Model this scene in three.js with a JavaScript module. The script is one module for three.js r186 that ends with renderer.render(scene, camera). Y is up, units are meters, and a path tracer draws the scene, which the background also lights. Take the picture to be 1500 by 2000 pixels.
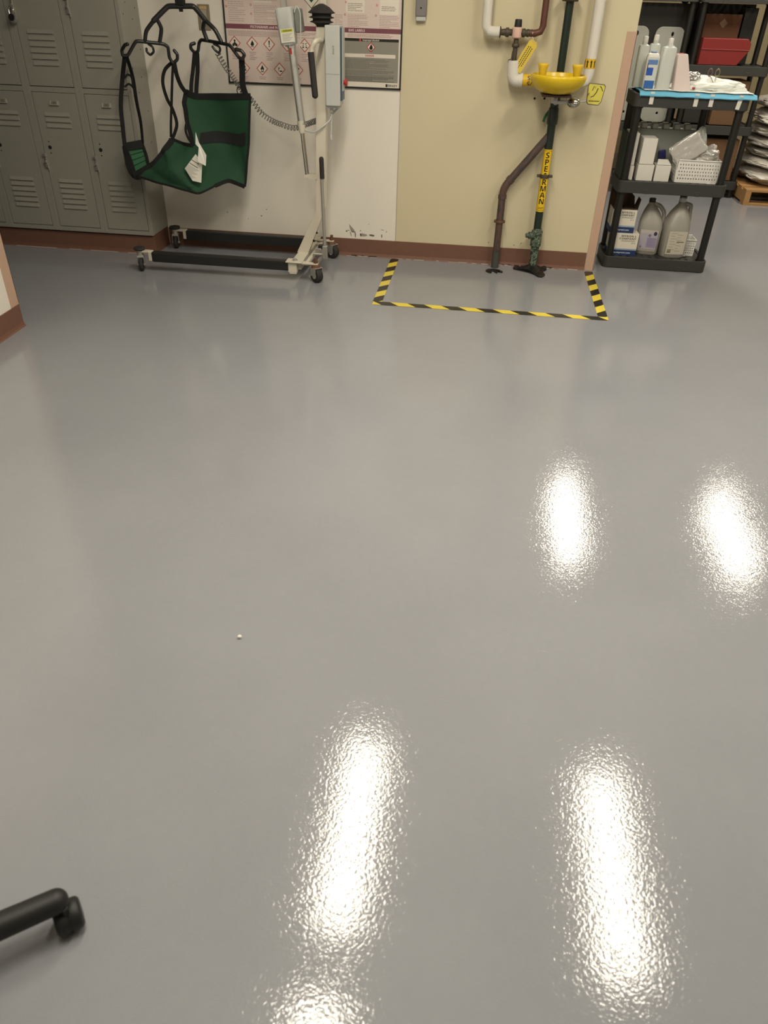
import * as THREE from 'three';
import { RoundedBoxGeometry } from 'three/addons/geometries/RoundedBoxGeometry.js';
import { mergeGeometries, mergeVertices, toCreasedNormals } from 'three/addons/utils/BufferGeometryUtils.js';
import { TessellateModifier } from 'three/addons/modifiers/TessellateModifier.js';
import { ImprovedNoise } from 'three/addons/math/ImprovedNoise.js';
import { RectAreaLightUniformsLib } from 'three/addons/lights/RectAreaLightUniformsLib.js';

// ---------------------------------------------------------------- camera, light, exposure
RectAreaLightUniformsLib.init();
const scene = new THREE.Scene();
scene.background = new THREE.Color(0x050505);
const camera = new THREE.PerspectiveCamera(69.74, 0.75, 0.05, 60);
camera.position.set(0, 1.342, 4.635);
camera.rotation.order = 'YXZ';
camera.rotation.set(-0.61338, 0.11101, 0.03085);
camera.focus = 4.9;
camera.userData.fStop = 5;
scene.add(camera);

const CEILING = 2.74;
const LAMP_COLOR = new THREE.Color().setRGB(1, 0.915, 0.765);
const LAMP_POWER = 41;
const lampSpots = [
  [1.1, -1.25, 'first ceiling light over the storage side, past the end of the yellow wall'],
  [2.6, -1.25, 'ceiling light above the wooden pallet and its white sacks'],
  [-0.4, 2.17, 'ceiling light above the floor in front of the patient lift'],
  [1.1, 2.2, 'ceiling light above the floor in front of the eyewash'],
  [-0.4, 3.72, 'ceiling light above the swivel stool'],
  [2.7, 2.2, 'added fill ceiling light on the right side of the open floor'],  // added for overall illumination; no floor glare marks a fixture here
];
const renderer = new THREE.WebGLRenderer();
renderer.toneMapping = THREE.LinearToneMapping;
renderer.toneMappingExposure = 0.93;
renderer.shadowMap.enabled = true;

// ---------------------------------------------------------------- helpers
let seed = 1234567;
const rnd = (a = 0, b = 1) => { seed = (seed * 1664525 + 1013904223) >>> 0; return a + (b - a) * (seed / 4294967296); };
const perlin = new ImprovedNoise();
const V = (x, y, z) => new THREE.Vector3(x, y, z);
const VS = (a) => a.map((p) => V(...p));
const used = {};
function numbered(n) { const k = used[n] = (used[n] ?? -1) + 1; return k ? `${n}_${String(k).padStart(3, '0')}` : n; }
function prep(g) { const h = g.index ? g.toNonIndexed() : g; for (const k of Object.keys(h.attributes)) if (!['position', 'normal', 'uv'].includes(k)) h.deleteAttribute(k); return h; }
const join = (a) => (Array.isArray(a) ? (a.length === 1 ? a[0] : mergeGeometries(a.map(prep))) : a);
function part(name, geos, mat, parent, label) {
  const m = new THREE.Mesh(join(geos), mat); m.name = name; m.castShadow = m.receiveShadow = true;
  if (label) m.userData.label = label;
  parent.add(m); return m;
}
function thing(name, label, category, group) {
  const o = new THREE.Group(); o.name = numbered(name); o.userData = { label, category }; if (group) o.userData.group = group; scene.add(o); return o;
}
function single(name, geos, mat, label, category, group) {
  const m = part(numbered(name), geos, mat, scene); m.userData = { label, category }; if (group) m.userData.group = group; return m;
}
function structure(name, geos, mat, label) { const m = part(name, geos, mat, scene, label); m.userData.kind = 'structure'; return m; }
// geometry makers, all in metres, world space unless a group is placed
const bx = (x0, x1, y0, y1, z0, z1) => { const g = new THREE.BoxGeometry(x1 - x0, y1 - y0, z1 - z0); g.translate((x0 + x1) / 2, (y0 + y1) / 2, (z0 + z1) / 2); return g; };
const rb = (x0, x1, y0, y1, z0, z1, r = 0.004, s = 2) => { const g = new RoundedBoxGeometry(x1 - x0, y1 - y0, z1 - z0, s, Math.min(r, 0.49 * Math.min(x1 - x0, y1 - y0, z1 - z0))); g.translate((x0 + x1) / 2, (y0 + y1) / 2, (z0 + z1) / 2); return g; };
function rod(a, b, r, r2 = r, seg = 20) {
  const A = V(...a), B = V(...b), L = A.distanceTo(B), g = new THREE.CylinderGeometry(r2, r, L, seg);
  g.applyQuaternion(new THREE.Quaternion().setFromUnitVectors(V(0, 1, 0), B.clone().sub(A).normalize())); g.translate(...A.clone().add(B).multiplyScalar(0.5).toArray()); return g;
}
const ball = (p, r, sx = 1, sy = 1, sz = 1) => { const g = new THREE.SphereGeometry(r, 20, 14); g.scale(sx, sy, sz); g.translate(...p); return g; };
function tube(pts, r, n = 60, closed = false, tension = 0.35, rs = 10) {
  const c = new THREE.CatmullRomCurve3(VS(pts), closed, 'catmullrom', tension), g = new THREE.TubeGeometry(c, n, r, rs, closed);
  if (closed) return g;
  return join([g, ball(pts[0], r * 0.99), ball(pts[pts.length - 1], r * 0.99)]);
}
function bent(pts, r, bend, n = 10) {               // straight runs with rounded corners
  const p = new THREE.CurvePath(), q = VS(pts); let s = q[0];
  for (let i = 1; i < q.length - 1; i++) {
    const a = q[i].clone().add(q[i - 1].clone().sub(q[i]).setLength(bend)), b = q[i].clone().add(q[i + 1].clone().sub(q[i]).setLength(bend));
    p.add(new THREE.LineCurve3(s, a)); p.add(new THREE.QuadraticBezierCurve3(a, q[i], b)); s = b;
  }
  p.add(new THREE.LineCurve3(s, q[q.length - 1]));
  return new THREE.TubeGeometry(p, n * q.length * 2, r, 18, false);
}
function lathe(profile, p = [0, 0, 0], seg = 40) { const g = new THREE.LatheGeometry(profile.map(([x, y]) => new THREE.Vector2(x, y)), seg); g.translate(...p); return g; }
function strap(pts, w, t = 0.003, n = 40, spin = 0) {          // a flat webbing band whose broad side faces the room
  const c = new THREE.CatmullRomCurve3(VS(pts), false, 'catmullrom', 0.5), pos = [], idx = [];
  for (let i = 0; i <= n; i++) {
    const u = i / n, P = c.getPoint(u), T = c.getTangent(u), S = T.clone().cross(V(Math.sin(spin * u), 0, Math.cos(spin * u))).normalize(), N = S.clone().cross(T).normalize();
    for (const [a, b] of [[-1, -1], [1, -1], [1, 1], [-1, 1]]) pos.push(...P.clone().addScaledVector(S, a * w / 2).addScaledVector(N, b * t / 2).toArray());
    if (i) for (let k = 0; k < 4; k++) { const a = (i - 1) * 4 + k, b = (i - 1) * 4 + (k + 1) % 4; idx.push(a, b, a + 4, b, b + 4, a + 4); }
  }
  idx.push(0, 2, 1, 0, 3, 2); const e = n * 4; idx.push(e, e + 1, e + 2, e, e + 2, e + 3);
  const g = new THREE.BufferGeometry(); g.setAttribute('position', new THREE.Float32BufferAttribute(pos, 3)); g.setAttribute('uv', new THREE.Float32BufferAttribute(new Array(pos.length / 3 * 2).fill(0), 2)); g.setIndex(idx);
  return toCreasedNormals(g, 0.9);
}
function loft(rings, seg = 36) {                              // rings of {y, w, d, x, z, e}: rounded-rectangle sections, closed at both ends
  const pos = [], uv = [], idx = [], n = rings.length;
  rings.forEach(({ y, w, d, x = 0, z = 0, e = 4 }, i) => { for (let k = 0; k <= seg; k++) { const a = k / seg * Math.PI * 2, c = Math.cos(a), s = Math.sin(a), q = Math.pow(Math.pow(Math.abs(c), e) + Math.pow(Math.abs(s), e), -1 / e); pos.push(x + q * s * w / 2, y, z + q * c * d / 2); uv.push(k / seg, i / (n - 1)); } });
  for (let i = 0; i < n - 1; i++) for (let k = 0; k < seg; k++) { const a = i * (seg + 1) + k, b = a + seg + 1; idx.push(a, a + 1, b, a + 1, b + 1, b); }
  for (const [i, f] of [[0, 1], [n - 1, 0]]) { const c = pos.length / 3, r = rings[i]; pos.push(r.x ?? 0, r.y, r.z ?? 0); uv.push(0.5, 0.5); for (let k = 0; k < seg; k++) { const a = i * (seg + 1) + k; f ? idx.push(c, a + 1, a) : idx.push(c, a, a + 1); } }
  const g = new THREE.BufferGeometry(); g.setAttribute('position', new THREE.Float32BufferAttribute(pos, 3)); g.setAttribute('uv', new THREE.Float32BufferAttribute(uv, 2)); g.setIndex(idx);
  return toCreasedNormals(g, 0.7);
}
function plate(pts, t, bevel = 0, holes = []) {               // an outline in x, y given a thickness t in +z
  const s = new THREE.Shape(pts.map(([x, y]) => new THREE.Vector2(x, y)));
  for (const h of holes) s.holes.push(new THREE.Path(h.map(([x, y]) => new THREE.Vector2(x, y))));
  return new THREE.ExtrudeGeometry(s, { depth: t, bevelEnabled: bevel > 0, bevelSize: bevel, bevelThickness: bevel, bevelSegments: 2, curveSegments: 8 });
}
const circlePts = (x, y, r, n = 16) => Array.from({ length: n }, (_, i) => [x + r * Math.cos(i / n * 6.2832), y + r * Math.sin(i / n * 6.2832)]);
const rectPts = (x0, x1, y0, y1) => [[x0, y0], [x1, y0], [x1, y1], [x0, y1]];
function roundRect(x0, x1, y0, y1, r, n = 5) { const o = []; for (const [cx, cy, a0] of [[x1 - r, y0 + r, -1.5708], [x1 - r, y1 - r, 0], [x0 + r, y1 - r, 1.5708], [x0 + r, y0 + r, 3.1416]]) for (let i = 0; i <= n; i++) o.push([cx + r * Math.cos(a0 + i / n * 1.5708), cy + r * Math.sin(a0 + i / n * 1.5708)]); return o; }
function crumple(w, h, d, s, amp = 0.12, freq = 3, detail = 5, e = 3) {   // a soft sack or crumpled sheet
  const g = mergeVertices((() => { const q = new THREE.IcosahedronGeometry(1, detail * 3); q.deleteAttribute('uv'); q.deleteAttribute('normal'); return q; })()), p = g.attributes.position;
  for (let i = 0; i < p.count; i++) {
    const v = V().fromBufferAttribute(p, i), q = Math.pow(Math.abs(v.x) ** e + Math.abs(v.y) ** e + Math.abs(v.z) ** e, -1 / e);
    const n = perlin.noise(v.x * freq + s, v.y * freq + s * 1.7, v.z * freq - s) + 0.5 * Math.abs(perlin.noise(v.x * freq * 2.3 - s, v.y * freq * 2.3, v.z * freq * 2.3 + s)) + 0.25 * perlin.noise(v.x * freq * 5, v.y * freq * 5 + s, v.z * freq * 5);
    v.multiplyScalar(q * (1 + amp * n)); p.setXYZ(i, v.x * w / 2, v.y * h / 2, v.z * d / 2);
  }
  g.computeVertexNormals(); g.setAttribute('uv', new THREE.Float32BufferAttribute(new Array(p.count * 2).fill(0), 2)); return g;
}
const moved = (g, x, y, z, ry = 0, rx = 0, rz = 0) => { const h = g.clone(); if (rx) h.rotateX(rx); if (rz) h.rotateZ(rz); if (ry) h.rotateY(ry); h.translate(x, y, z); return h; };

// ---------------------------------------------------------------- procedural textures and materials
function hash2(x, y, s) { let h = (x * 374761393 + y * 668265263 + s * 2147483647) | 0; h = Math.imul(h ^ (h >>> 13), 1274126177); return ((h ^ (h >>> 16)) >>> 0) / 4294967295; }
function tileNoise(N, cells, s) {
  const o = new Float32Array(N * N);
  for (let j = 0; j < N; j++) for (let i = 0; i < N; i++) {
    const x = i / N * cells, y = j / N * cells, xi = Math.floor(x), yi = Math.floor(y), f = (t) => t * t * (3 - 2 * t), u = f(x - xi), v = f(y - yi), w = (a) => ((a % cells) + cells) % cells;
    const a = hash2(w(xi), w(yi), s), b = hash2(w(xi + 1), w(yi), s), c = hash2(w(xi), w(yi + 1), s), d = hash2(w(xi + 1), w(yi + 1), s);
    o[j * N + i] = (a * (1 - u) + b * u) * (1 - v) + (c * (1 - u) + d * u) * v;
  }
  return o;
}
function dataTex(N, fn, srgb, repeat = 1) {
  const d = new Uint8Array(N * N * 4);
  for (let k = 0; k < N * N; k++) { const c = fn(k); for (let q = 0; q < 3; q++) d[k * 4 + q] = Math.max(0, Math.min(255, Array.isArray(c) ? c[q] : c)); d[k * 4 + 3] = 255; }
  const t = new THREE.DataTexture(d, N, N); t.wrapS = t.wrapT = THREE.RepeatWrapping; t.magFilter = THREE.LinearFilter; t.minFilter = THREE.LinearMipmapLinearFilter; t.generateMipmaps = true;
  if (srgb) t.colorSpace = THREE.SRGBColorSpace; t.repeat.set(repeat, repeat); t.needsUpdate = true; return t;
}
function mottle(N, list, lo, hi) { const L = list.map(([c, w], i) => [tileNoise(N, c, i + 3), w]), W = list.reduce((a, b) => a + b[1], 0); return (k) => { let v = 0; for (const [n, w] of L) v += n[k] * w; v /= W; return lo + (hi - lo) * v; }; }
function canvas(w, h, draw) { const c = document.createElement('canvas'); c.width = w; c.height = h; const x = c.getContext('2d'); draw(x, w, h); const t = new THREE.CanvasTexture(c); t.colorSpace = THREE.SRGBColorSpace; t.anisotropy = 8; return t; }
const lin = (r, g, b) => new THREE.Color().setRGB(r, g, b);
const std = (color, roughness = 0.6, metalness = 0, extra = {}) => new THREE.MeshStandardMaterial({ color, roughness, metalness, ...extra });
const grainMap = dataTex(256, mottle(256, [[32, 0.6], [64, 1], [128, 1]], 238, 255), true);
const orangePeel = dataTex(256, mottle(256, [[40, 1], [90, 0.5]], 0, 255), false);
const clothBump = dataTex(128, (() => { const n = tileNoise(128, 64, 5); return (k) => 100 + 60 * ((k % 4 < 2) ^ (((k >> 7) % 4) < 2)) + 80 * n[k]; })(), false, 30);

const M = {
  yellowWall: std(lin(0.62, 0.55, 0.37), 0.55, 0, { bumpMap: orangePeel, bumpScale: 0.0003 }),
  whitePanel: std(lin(0.79, 0.745, 0.66), 0.42),
  paintWall: std(lin(0.72, 0.69, 0.62), 0.7),
  storageWall: std(lin(0.60, 0.50, 0.31), 0.75, 0, { map: grainMap }),
  ceiling: std(lin(0.72, 0.71, 0.67), 0.9),
  base: std(lin(0.185, 0.088, 0.058), 0.5, 0, { map: grainMap }),
  guard: std(lin(0.52, 0.35, 0.255), 0.4),
  caulk: std(lin(0.42, 0.36, 0.31), 0.8),
  locker: std(lin(0.31, 0.298, 0.255), 0.42, 0.0, { bumpMap: orangePeel, bumpScale: 0.0002 }),
  steel: std(lin(0.50, 0.485, 0.45), 0.34, 0.7),
  chrome: std(lin(0.75, 0.74, 0.72), 0.12, 1),
  aluminium: std(lin(0.66, 0.66, 0.64), 0.42, 0.9),
  rust: std(lin(0.16, 0.08, 0.045), 0.75, 0.3),
  black: std(lin(0.012, 0.012, 0.012), 0.45),
  stoolBlack: std(lin(0.006, 0.006, 0.006), 0.55),
  blackPaint: std(lin(0.013, 0.013, 0.014), 0.28),
  rubber: std(lin(0.022, 0.02, 0.019), 0.75),
  webbing: std(lin(0.006, 0.006, 0.006), 0.9),
  green: std(lin(0.010, 0.056, 0.024), 0.82, 0, { bumpMap: clothBump, bumpScale: 0.0004, side: THREE.DoubleSide }),
  ivory: std(lin(0.62, 0.575, 0.475), 0.35),
  paleGrey: std(lin(0.50, 0.51, 0.48), 0.5),
  blueGrey: std(lin(0.05, 0.085, 0.12), 0.4),
  red: std(lin(0.42, 0.025, 0.022), 0.4),
  white: std(lin(0.78, 0.76, 0.71), 0.7),
  paper: std(lin(0.8, 0.79, 0.74), 0.85),
  carton: std(lin(0.76, 0.73, 0.66), 0.75, 0, { map: grainMap }),
  insulation: std(lin(0.68, 0.65, 0.58), 0.75, 0, { bumpMap: orangePeel, bumpScale: 0.0012 }),
  polePaint: std(lin(0.011, 0.022, 0.016), 0.35),
  oldPole: std(0xffffff, 0.6, 0, {}),
  drain: std(lin(0.10, 0.062, 0.054), 0.5, 0, {}),
  drainFoot: std(lin(0.06, 0.062, 0.055), 0.6),
  copper: std(lin(0.115, 0.045, 0.03), 0.5, 0.2),
  brass: std(lin(0.085, 0.07, 0.05), 0.55, 0.4),
  pink: std(lin(0.68, 0.45, 0.37), 0.6),
  yellow: std(lin(0.68, 0.475, 0.010), 0.28),
  sealant: std(lin(0.005, 0.005, 0.005), 0.3),
  rack: std(lin(0.036, 0.036, 0.033), 0.5),
  rackPost: std(lin(0.01, 0.0095, 0.0085), 0.42),
  blueSheet: std(lin(0.13, 0.43, 0.62), 0.8),
  padWhite: std(lin(0.78, 0.80, 0.76), 0.9),
  clear: new THREE.MeshPhysicalMaterial({ color: lin(0.74, 0.77, 0.73), roughness: 0.35, transmission: 0.3, thickness: 0, side: THREE.DoubleSide }),
  bag: new THREE.MeshPhysicalMaterial({ color: lin(0.43, 0.41, 0.375), roughness: 0.25, clearcoat: 0.8, clearcoatRoughness: 0.15 }),
  jug: new THREE.MeshPhysicalMaterial({ color: lin(0.42, 0.395, 0.345), roughness: 0.38, transmission: 0.22, thickness: 0 }),
  cardboard: std(lin(0.15, 0.078, 0.036), 0.9, 0, { map: grainMap }),
  darkCard: std(lin(0.07, 0.04, 0.022), 0.9),
  boardGrey: std(lin(0.30, 0.30, 0.265), 0.5),
  binGreen: std(lin(0.19, 0.20, 0.175), 0.55),
  darkPlastic: std(lin(0.018, 0.016, 0.014), 0.5),
  redBin: std(lin(0.20, 0.018, 0.015), 0.4),
  wood: std(lin(0.42, 0.23, 0.085), 0.8, 0, { map: grainMap }),
  sack: std(lin(0.62, 0.58, 0.52), 0.5),
  fixture: std(lin(0.75, 0.75, 0.73), 0.5),
  glow: new THREE.MeshStandardMaterial({ color: lin(0.8, 0.8, 0.8), roughness: 0.5, emissive: LAMP_COLOR, emissiveIntensity: 4 }),
  hole: std(lin(0.01, 0.01, 0.009), 0.9),
  scuff: std(lin(0.13, 0.12, 0.095), 0.9),
  chip: std(lin(0.33, 0.30, 0.245), 0.9),
};
// green-black paint flaking off old galvanised pipe
M.oldPole.map = dataTex(256, (() => { const a = mottle(256, [[14, 1], [40, 1], [90, 1]], 0, 1); return (k) => { const v = a(k), t = THREE.MathUtils.smoothstep(v, 0.44, 0.62); return [34 + 84 * t, 46 + 86 * t, 40 + 70 * t]; }; })(), true);
// brown primer worn through to grey in places
M.drain.map = dataTex(256, (() => { const a = mottle(256, [[6, 1], [20, 1], [60, 0.6]], 0, 1); return (k) => { const t = THREE.MathUtils.smoothstep(a(k), 0.52, 0.62); return [255 - 70 * t, 240 - 25 * t, 230]; }; })(), true);

// the poured epoxy floor: orange-peel relief of a few millimetres, faint cloudy tint
const peel = dataTex(1024, mottle(1024, [[70, 0.3], [140, 1], [275, 0.7]], 0, 255), false);
const cloud = dataTex(512, mottle(512, [[4, 1], [9, 0.8], [24, 0.4], [200, 0.25]], 232, 255), true);

// measured control points of the sling, its straps and the lift cradle (x, y, z in metres)
const slingRim = [[-1.938, 0.478, 0.400], [-1.834, 0.463, 0.420], [-1.725, 0.445, 0.440], [-1.626, 0.421, 0.440], [-1.560, 0.410, 0.420], [-1.488, 0.439, 0.360], [-1.422, 0.458, 0.300], [-1.344, 0.424, 0.270], [-1.322, 0.545, 0.270], [-1.302, 0.650, 0.270], [-1.289, 0.764, 0.270], [-1.274, 0.879, 0.270], [-1.419, 0.872, 0.250], [-1.580, 0.865, 0.240], [-1.633, 0.885, 0.270], [-1.645, 0.837, 0.280], [-1.637, 0.802, 0.290], [-1.630, 0.741, 0.300], [-1.612, 0.689, 0.320], [-1.601, 0.636, 0.330], [-1.671, 0.636, 0.300], [-1.727, 0.656, 0.300], [-1.735, 0.636, 0.340], [-1.769, 0.591, 0.360], [-1.822, 0.540, 0.380]];
const slingInner = [[-1.480, 0.661, 0.220], [-1.484, 0.534, 0.250], [-1.709, 0.532, 0.450], [-1.632, 0.547, 0.400], [-1.569, 0.514, 0.340], [-1.549, 0.738, 0.250], [-1.433, 0.803, 0.230], [-1.690, 0.595, 0.360], [-1.810, 0.492, 0.430]];
const legStrip = [[-1.985, 0.620, 0.360], [-1.906, 0.628, 0.300], [-1.861, 0.517, 0.360], [-1.933, 0.473, 0.400]];
const legStripB = [[-1.983, 0.636, 0.360], [-1.908, 0.646, 0.300], [-1.897, 0.607, 0.315], [-1.979, 0.593, 0.365]];
const strapLegOuter = [[-1.886, 1.052, 0.398], [-1.946, 0.939, 0.340], [-1.973, 0.819, 0.350], [-1.980, 0.709, 0.355], [-1.984, 0.613, 0.360]];
const strapLegInner = [[-1.88, 1.052, 0.394], [-1.896, 0.951, 0.320], [-1.899, 0.842, 0.310], [-1.897, 0.730, 0.300], [-1.903, 0.628, 0.300]];
const strapLoopA = [[-1.934, 0.946, 0.340], [-1.913, 0.961, 0.335], [-1.900, 0.946, 0.325], [-1.902, 0.903, 0.320]];
const strapLoopB = [[-1.941, 0.904, 0.340], [-1.915, 0.918, 0.335], [-1.900, 0.896, 0.320], [-1.900, 0.860, 0.315]];
const strapMidA = [[-1.673, 1.025, 0.300], [-1.721, 0.986, 0.300], [-1.741, 0.927, 0.300], [-1.729, 0.855, 0.300], [-1.705, 0.805, 0.300], [-1.691, 0.739, 0.300], [-1.707, 0.693, 0.300], [-1.733, 0.647, 0.310]];
const strapMidB = [[-1.667, 1.023, 0.310], [-1.683, 0.923, 0.320], [-1.700, 0.827, 0.320], [-1.716, 0.740, 0.320], [-1.730, 0.668, 0.310]];
const strapMidC = [[-1.657, 1.026, 0.320], [-1.655, 0.970, 0.310], [-1.647, 0.920, 0.290], [-1.628, 0.880, 0.270]];
const strapBackA = [[-1.576, 1.067, 0.220], [-1.594, 0.990, 0.220], [-1.607, 0.930, 0.230], [-1.610, 0.874, 0.250]];
const strapBackB = [[-1.562, 1.065, 0.220], [-1.569, 0.990, 0.220], [-1.580, 0.919, 0.230], [-1.586, 0.865, 0.240]];
const strapBackC = [[-1.298, 1.053, 0.300], [-1.303, 0.993, 0.290], [-1.309, 0.933, 0.280], [-1.299, 0.883, 0.270]];
const strapSeat = [[-1.624, 0.763, 0.310], [-1.627, 0.714, 0.320], [-1.617, 0.675, 0.330], [-1.597, 0.636, 0.335]];
const patchTop = [[-1.567, 0.693, 0.240], [-1.499, 0.699, 0.240], [-1.426, 0.694, 0.240], [-1.365, 0.691, 0.250], [-1.317, 0.705, 0.270]];
const patchBot = [[-1.570, 0.639, 0.240], [-1.505, 0.642, 0.240], [-1.432, 0.638, 0.240], [-1.370, 0.631, 0.250], [-1.323, 0.639, 0.270]];
const ring = [[-1.340, 0.892, 0.280], [-1.342, 0.909, 0.280], [-1.329, 0.921, 0.280], [-1.319, 0.914, 0.280], [-1.321, 0.895, 0.280]];
const tagBack = [[-1.557, 0.609, 0.425], [-1.622, 0.537, 0.440], [-1.586, 0.476, 0.440], [-1.541, 0.466, 0.430], [-1.527, 0.566, 0.420]];
const tagFront = [[-1.553, 0.713, 0.400], [-1.534, 0.667, 0.420], [-1.492, 0.609, 0.440], [-1.498, 0.557, 0.450], [-1.543, 0.575, 0.445], [-1.534, 0.643, 0.430], [-1.553, 0.658, 0.420]];
const barTop = [[-1.723, 1.205, 0.360], [-1.651, 1.265, 0.330], [-1.587, 1.268, 0.320], [-1.524, 1.268, 0.310], [-1.479, 1.215, 0.290]];
const barLOut = [[-1.723, 1.205, 0.360], [-1.764, 1.161, 0.370], [-1.779, 1.119, 0.370]];
const barLIn = [[-1.710, 1.214, 0.350], [-1.696, 1.171, 0.340], [-1.714, 1.111, 0.340]];
const barROut = [[-1.479, 1.215, 0.290], [-1.427, 1.173, 0.300], [-1.400, 1.124, 0.300]];
const barRIn = [[-1.479, 1.215, 0.290], [-1.499, 1.175, 0.270], [-1.485, 1.126, 0.270]];
const hangL = [[-1.857, 1.103, 0.410], [-1.872, 1.098, 0.410], [-1.897, 1.075, 0.400], [-1.896, 1.052, 0.400], [-1.870, 1.055, 0.395], [-1.820, 1.114, 0.385], [-1.760, 1.111, 0.360], [-1.700, 1.105, 0.335], [-1.679, 1.091, 0.325], [-1.679, 1.046, 0.320], [-1.665, 1.021, 0.315], [-1.642, 1.038, 0.310], [-1.639, 1.060, 0.310], [-1.652, 1.076, 0.310]];
const hangR = [[-1.579, 1.106, 0.200], [-1.595, 1.100, 0.210], [-1.597, 1.082, 0.210], [-1.575, 1.064, 0.215], [-1.556, 1.074, 0.220], [-1.544, 1.109, 0.225], [-1.525, 1.124, 0.235], [-1.448, 1.119, 0.270], [-1.366, 1.111, 0.300], [-1.345, 1.101, 0.310], [-1.308, 1.060, 0.320], [-1.288, 1.052, 0.325], [-1.275, 1.071, 0.325], [-1.290, 1.088, 0.325], [-1.316, 1.094, 0.325]];
const hookL = [[-1.767, 1.104, 0.360], [-1.747, 1.091, 0.360], [-1.745, 1.071, 0.360], [-1.764, 1.057, 0.360], [-1.781, 1.070, 0.360], [-1.781, 1.083, 0.360]];
const hookR = [[-1.449, 1.110, 0.270], [-1.423, 1.099, 0.270], [-1.419, 1.084, 0.270], [-1.428, 1.072, 0.270], [-1.446, 1.083, 0.270], [-1.458, 1.098, 0.270]];
const coil1 = [[-1.444, 1.068, 0.240], [-1.421, 1.006, 0.200], [-1.393, 0.957, 0.170], [-1.368, 0.914, 0.160], [-1.332, 0.874, 0.160], [-1.299, 0.848, 0.160], [-1.252, 0.790, 0.160], [-1.193, 0.756, 0.170], [-1.129, 0.742, 0.200], [-1.048, 0.733, 0.240], [-0.975, 0.757, 0.270], [-0.933, 0.773, 0.280], [-0.905, 0.782, 0.290]];
const handset = [[-1.474, 1.139, 0.250], [-1.437, 1.073, 0.250]];
// ---------------------------------------------------------------- the setting
const XL = -4.2, XR = 5.2, ZF = -4.4, ZB = 7.0;
peel.repeat.set((XR - XL) / 0.6, (ZB - ZF) / 0.6); cloud.repeat.set((XR - XL) / 3.1, (ZB - ZF) / 3.1);
const floorMat = new THREE.MeshPhysicalMaterial({ color: lin(0.282, 0.289, 0.310), map: cloud, roughness: 0.07, bumpMap: peel, bumpScale: 0.00021, ior: 1.46 });
structure('floor', bx(XL, XR, -0.1, 0, ZF, ZB), floorMat, 'glossy grey poured epoxy floor');
structure('ceiling', bx(XL, XR, CEILING, CEILING + 0.1, ZF, ZB), M.ceiling);
const WALL_END = 0.712;
const wallBack = structure('wall_back', bx(-0.497, WALL_END, 0, CEILING, -0.13, 0), M.yellowWall, 'pale yellow painted wall with eyewash pipes');
const wallPanel = structure('wall_panel', bx(XL, -0.497, 0, CEILING, -0.13, 0.0015), M.whitePanel, 'off white wall panel behind the patient lift');
part('seam', bx(-0.5, -0.4955, 0.1, CEILING, 0, 0.0022), M.caulk, wallPanel);
structure('wall_left', bx(-2.28, -2.12, 0, CEILING, 1.478, ZB), M.whitePanel, 'white wall end at the left');
structure('wall_far_left', bx(XL - 0.12, XL, 0, CEILING, ZF, ZB), M.paintWall);
structure('wall_right', bx(XR, XR + 0.12, 0, CEILING, ZF, ZB), M.storageWall);
structure('wall_rear', bx(XL, XR, 0, CEILING, ZB, ZB + 0.12), M.paintWall);
structure('wall_storage', bx(XL, XR, 0, CEILING, ZF - 0.12, ZF), M.storageWall, 'beige wall at the back of the storage area');
// vinyl cove base in lengths with butt joints and a small toe
function coveBase(name, x0, x1, z) {
  const s = [[0, 0.103], [0.0035, 0.101], [0.004, 0.02], [0.008, 0.006], [0.014, 0], [0, 0]];
  const g = plate(s.map(([a, b]) => [a, b]), x1 - x0); g.rotateY(-Math.PI / 2); g.translate(x1, 0, z);
  const h = g.clone(); h.computeVertexNormals(); return h;
}
structure('baseboard_back', coveBase('', -0.255, WALL_END - 0.05, 0), M.base, 'reddish brown vinyl base under the yellow wall');
structure('baseboard_panel', coveBase('', -1.945, -0.256, 0.0015), M.base, 'reddish brown vinyl base under the white panel');
const baseLocker = structure('baseboard_locker', [bx(XL, -1.949, 0, 0.112, 0, 0.228), coveBase('', XL, -1.945, 0.228)], M.base, 'reddish brown base under the grey lockers');
const baseLeft = new THREE.Group();
{ const g = coveBase('', 0, ZB - 1.478, 0); g.rotateY(Math.PI / 2); g.translate(-2.12, 0, ZB); structure('baseboard_left', g, M.base, 'reddish brown vinyl base on the white wall end'); }
{ // ragged bead of old paint and caulk along the foot of the base
  const geo = [];
  for (let x = -0.8; x < 0.66;) { const w = rnd(0.015, 0.07); if (rnd() < 0.62) { const h = rnd(0.001, 0.004); geo.push(rb(x, x + w, 0, h, 0.008, 0.014 + rnd(0.002, 0.009), 0.0015, 1)); } x += w + rnd(0, 0.03); }
  for (let x = -3.0; x < -2.0;) { const w = rnd(0.03, 0.12); if (rnd() < 0.8) geo.push(rb(x, x + w, 0, 0.002, 0.24, 0.247 + rnd(0, 0.003), 0.001, 1)); x += w; }
  const m = single('caulk_bead', geo, M.caulk, 'ragged pale caulk bead along the foot of the brown base', 'caulk'); m.userData.kind = 'stuff';
  const gaps = [[-0.77, -0.735], [-0.71, -0.69], [-0.66, -0.61], [0.2, 0.225], [0.24, 0.27], [0.16, 0.175], [0.28, 0.31], [0.42, 0.47]].map(([a, b]) => rb(a, b, 0.001, 0.006, 0.006, 0.0145, 0.002, 1));
  const t = single('torn_gap', gaps, M.hole, 'dark torn gaps at the foot of the brown base', 'gap'); t.userData.kind = 'stuff';
}
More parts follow.
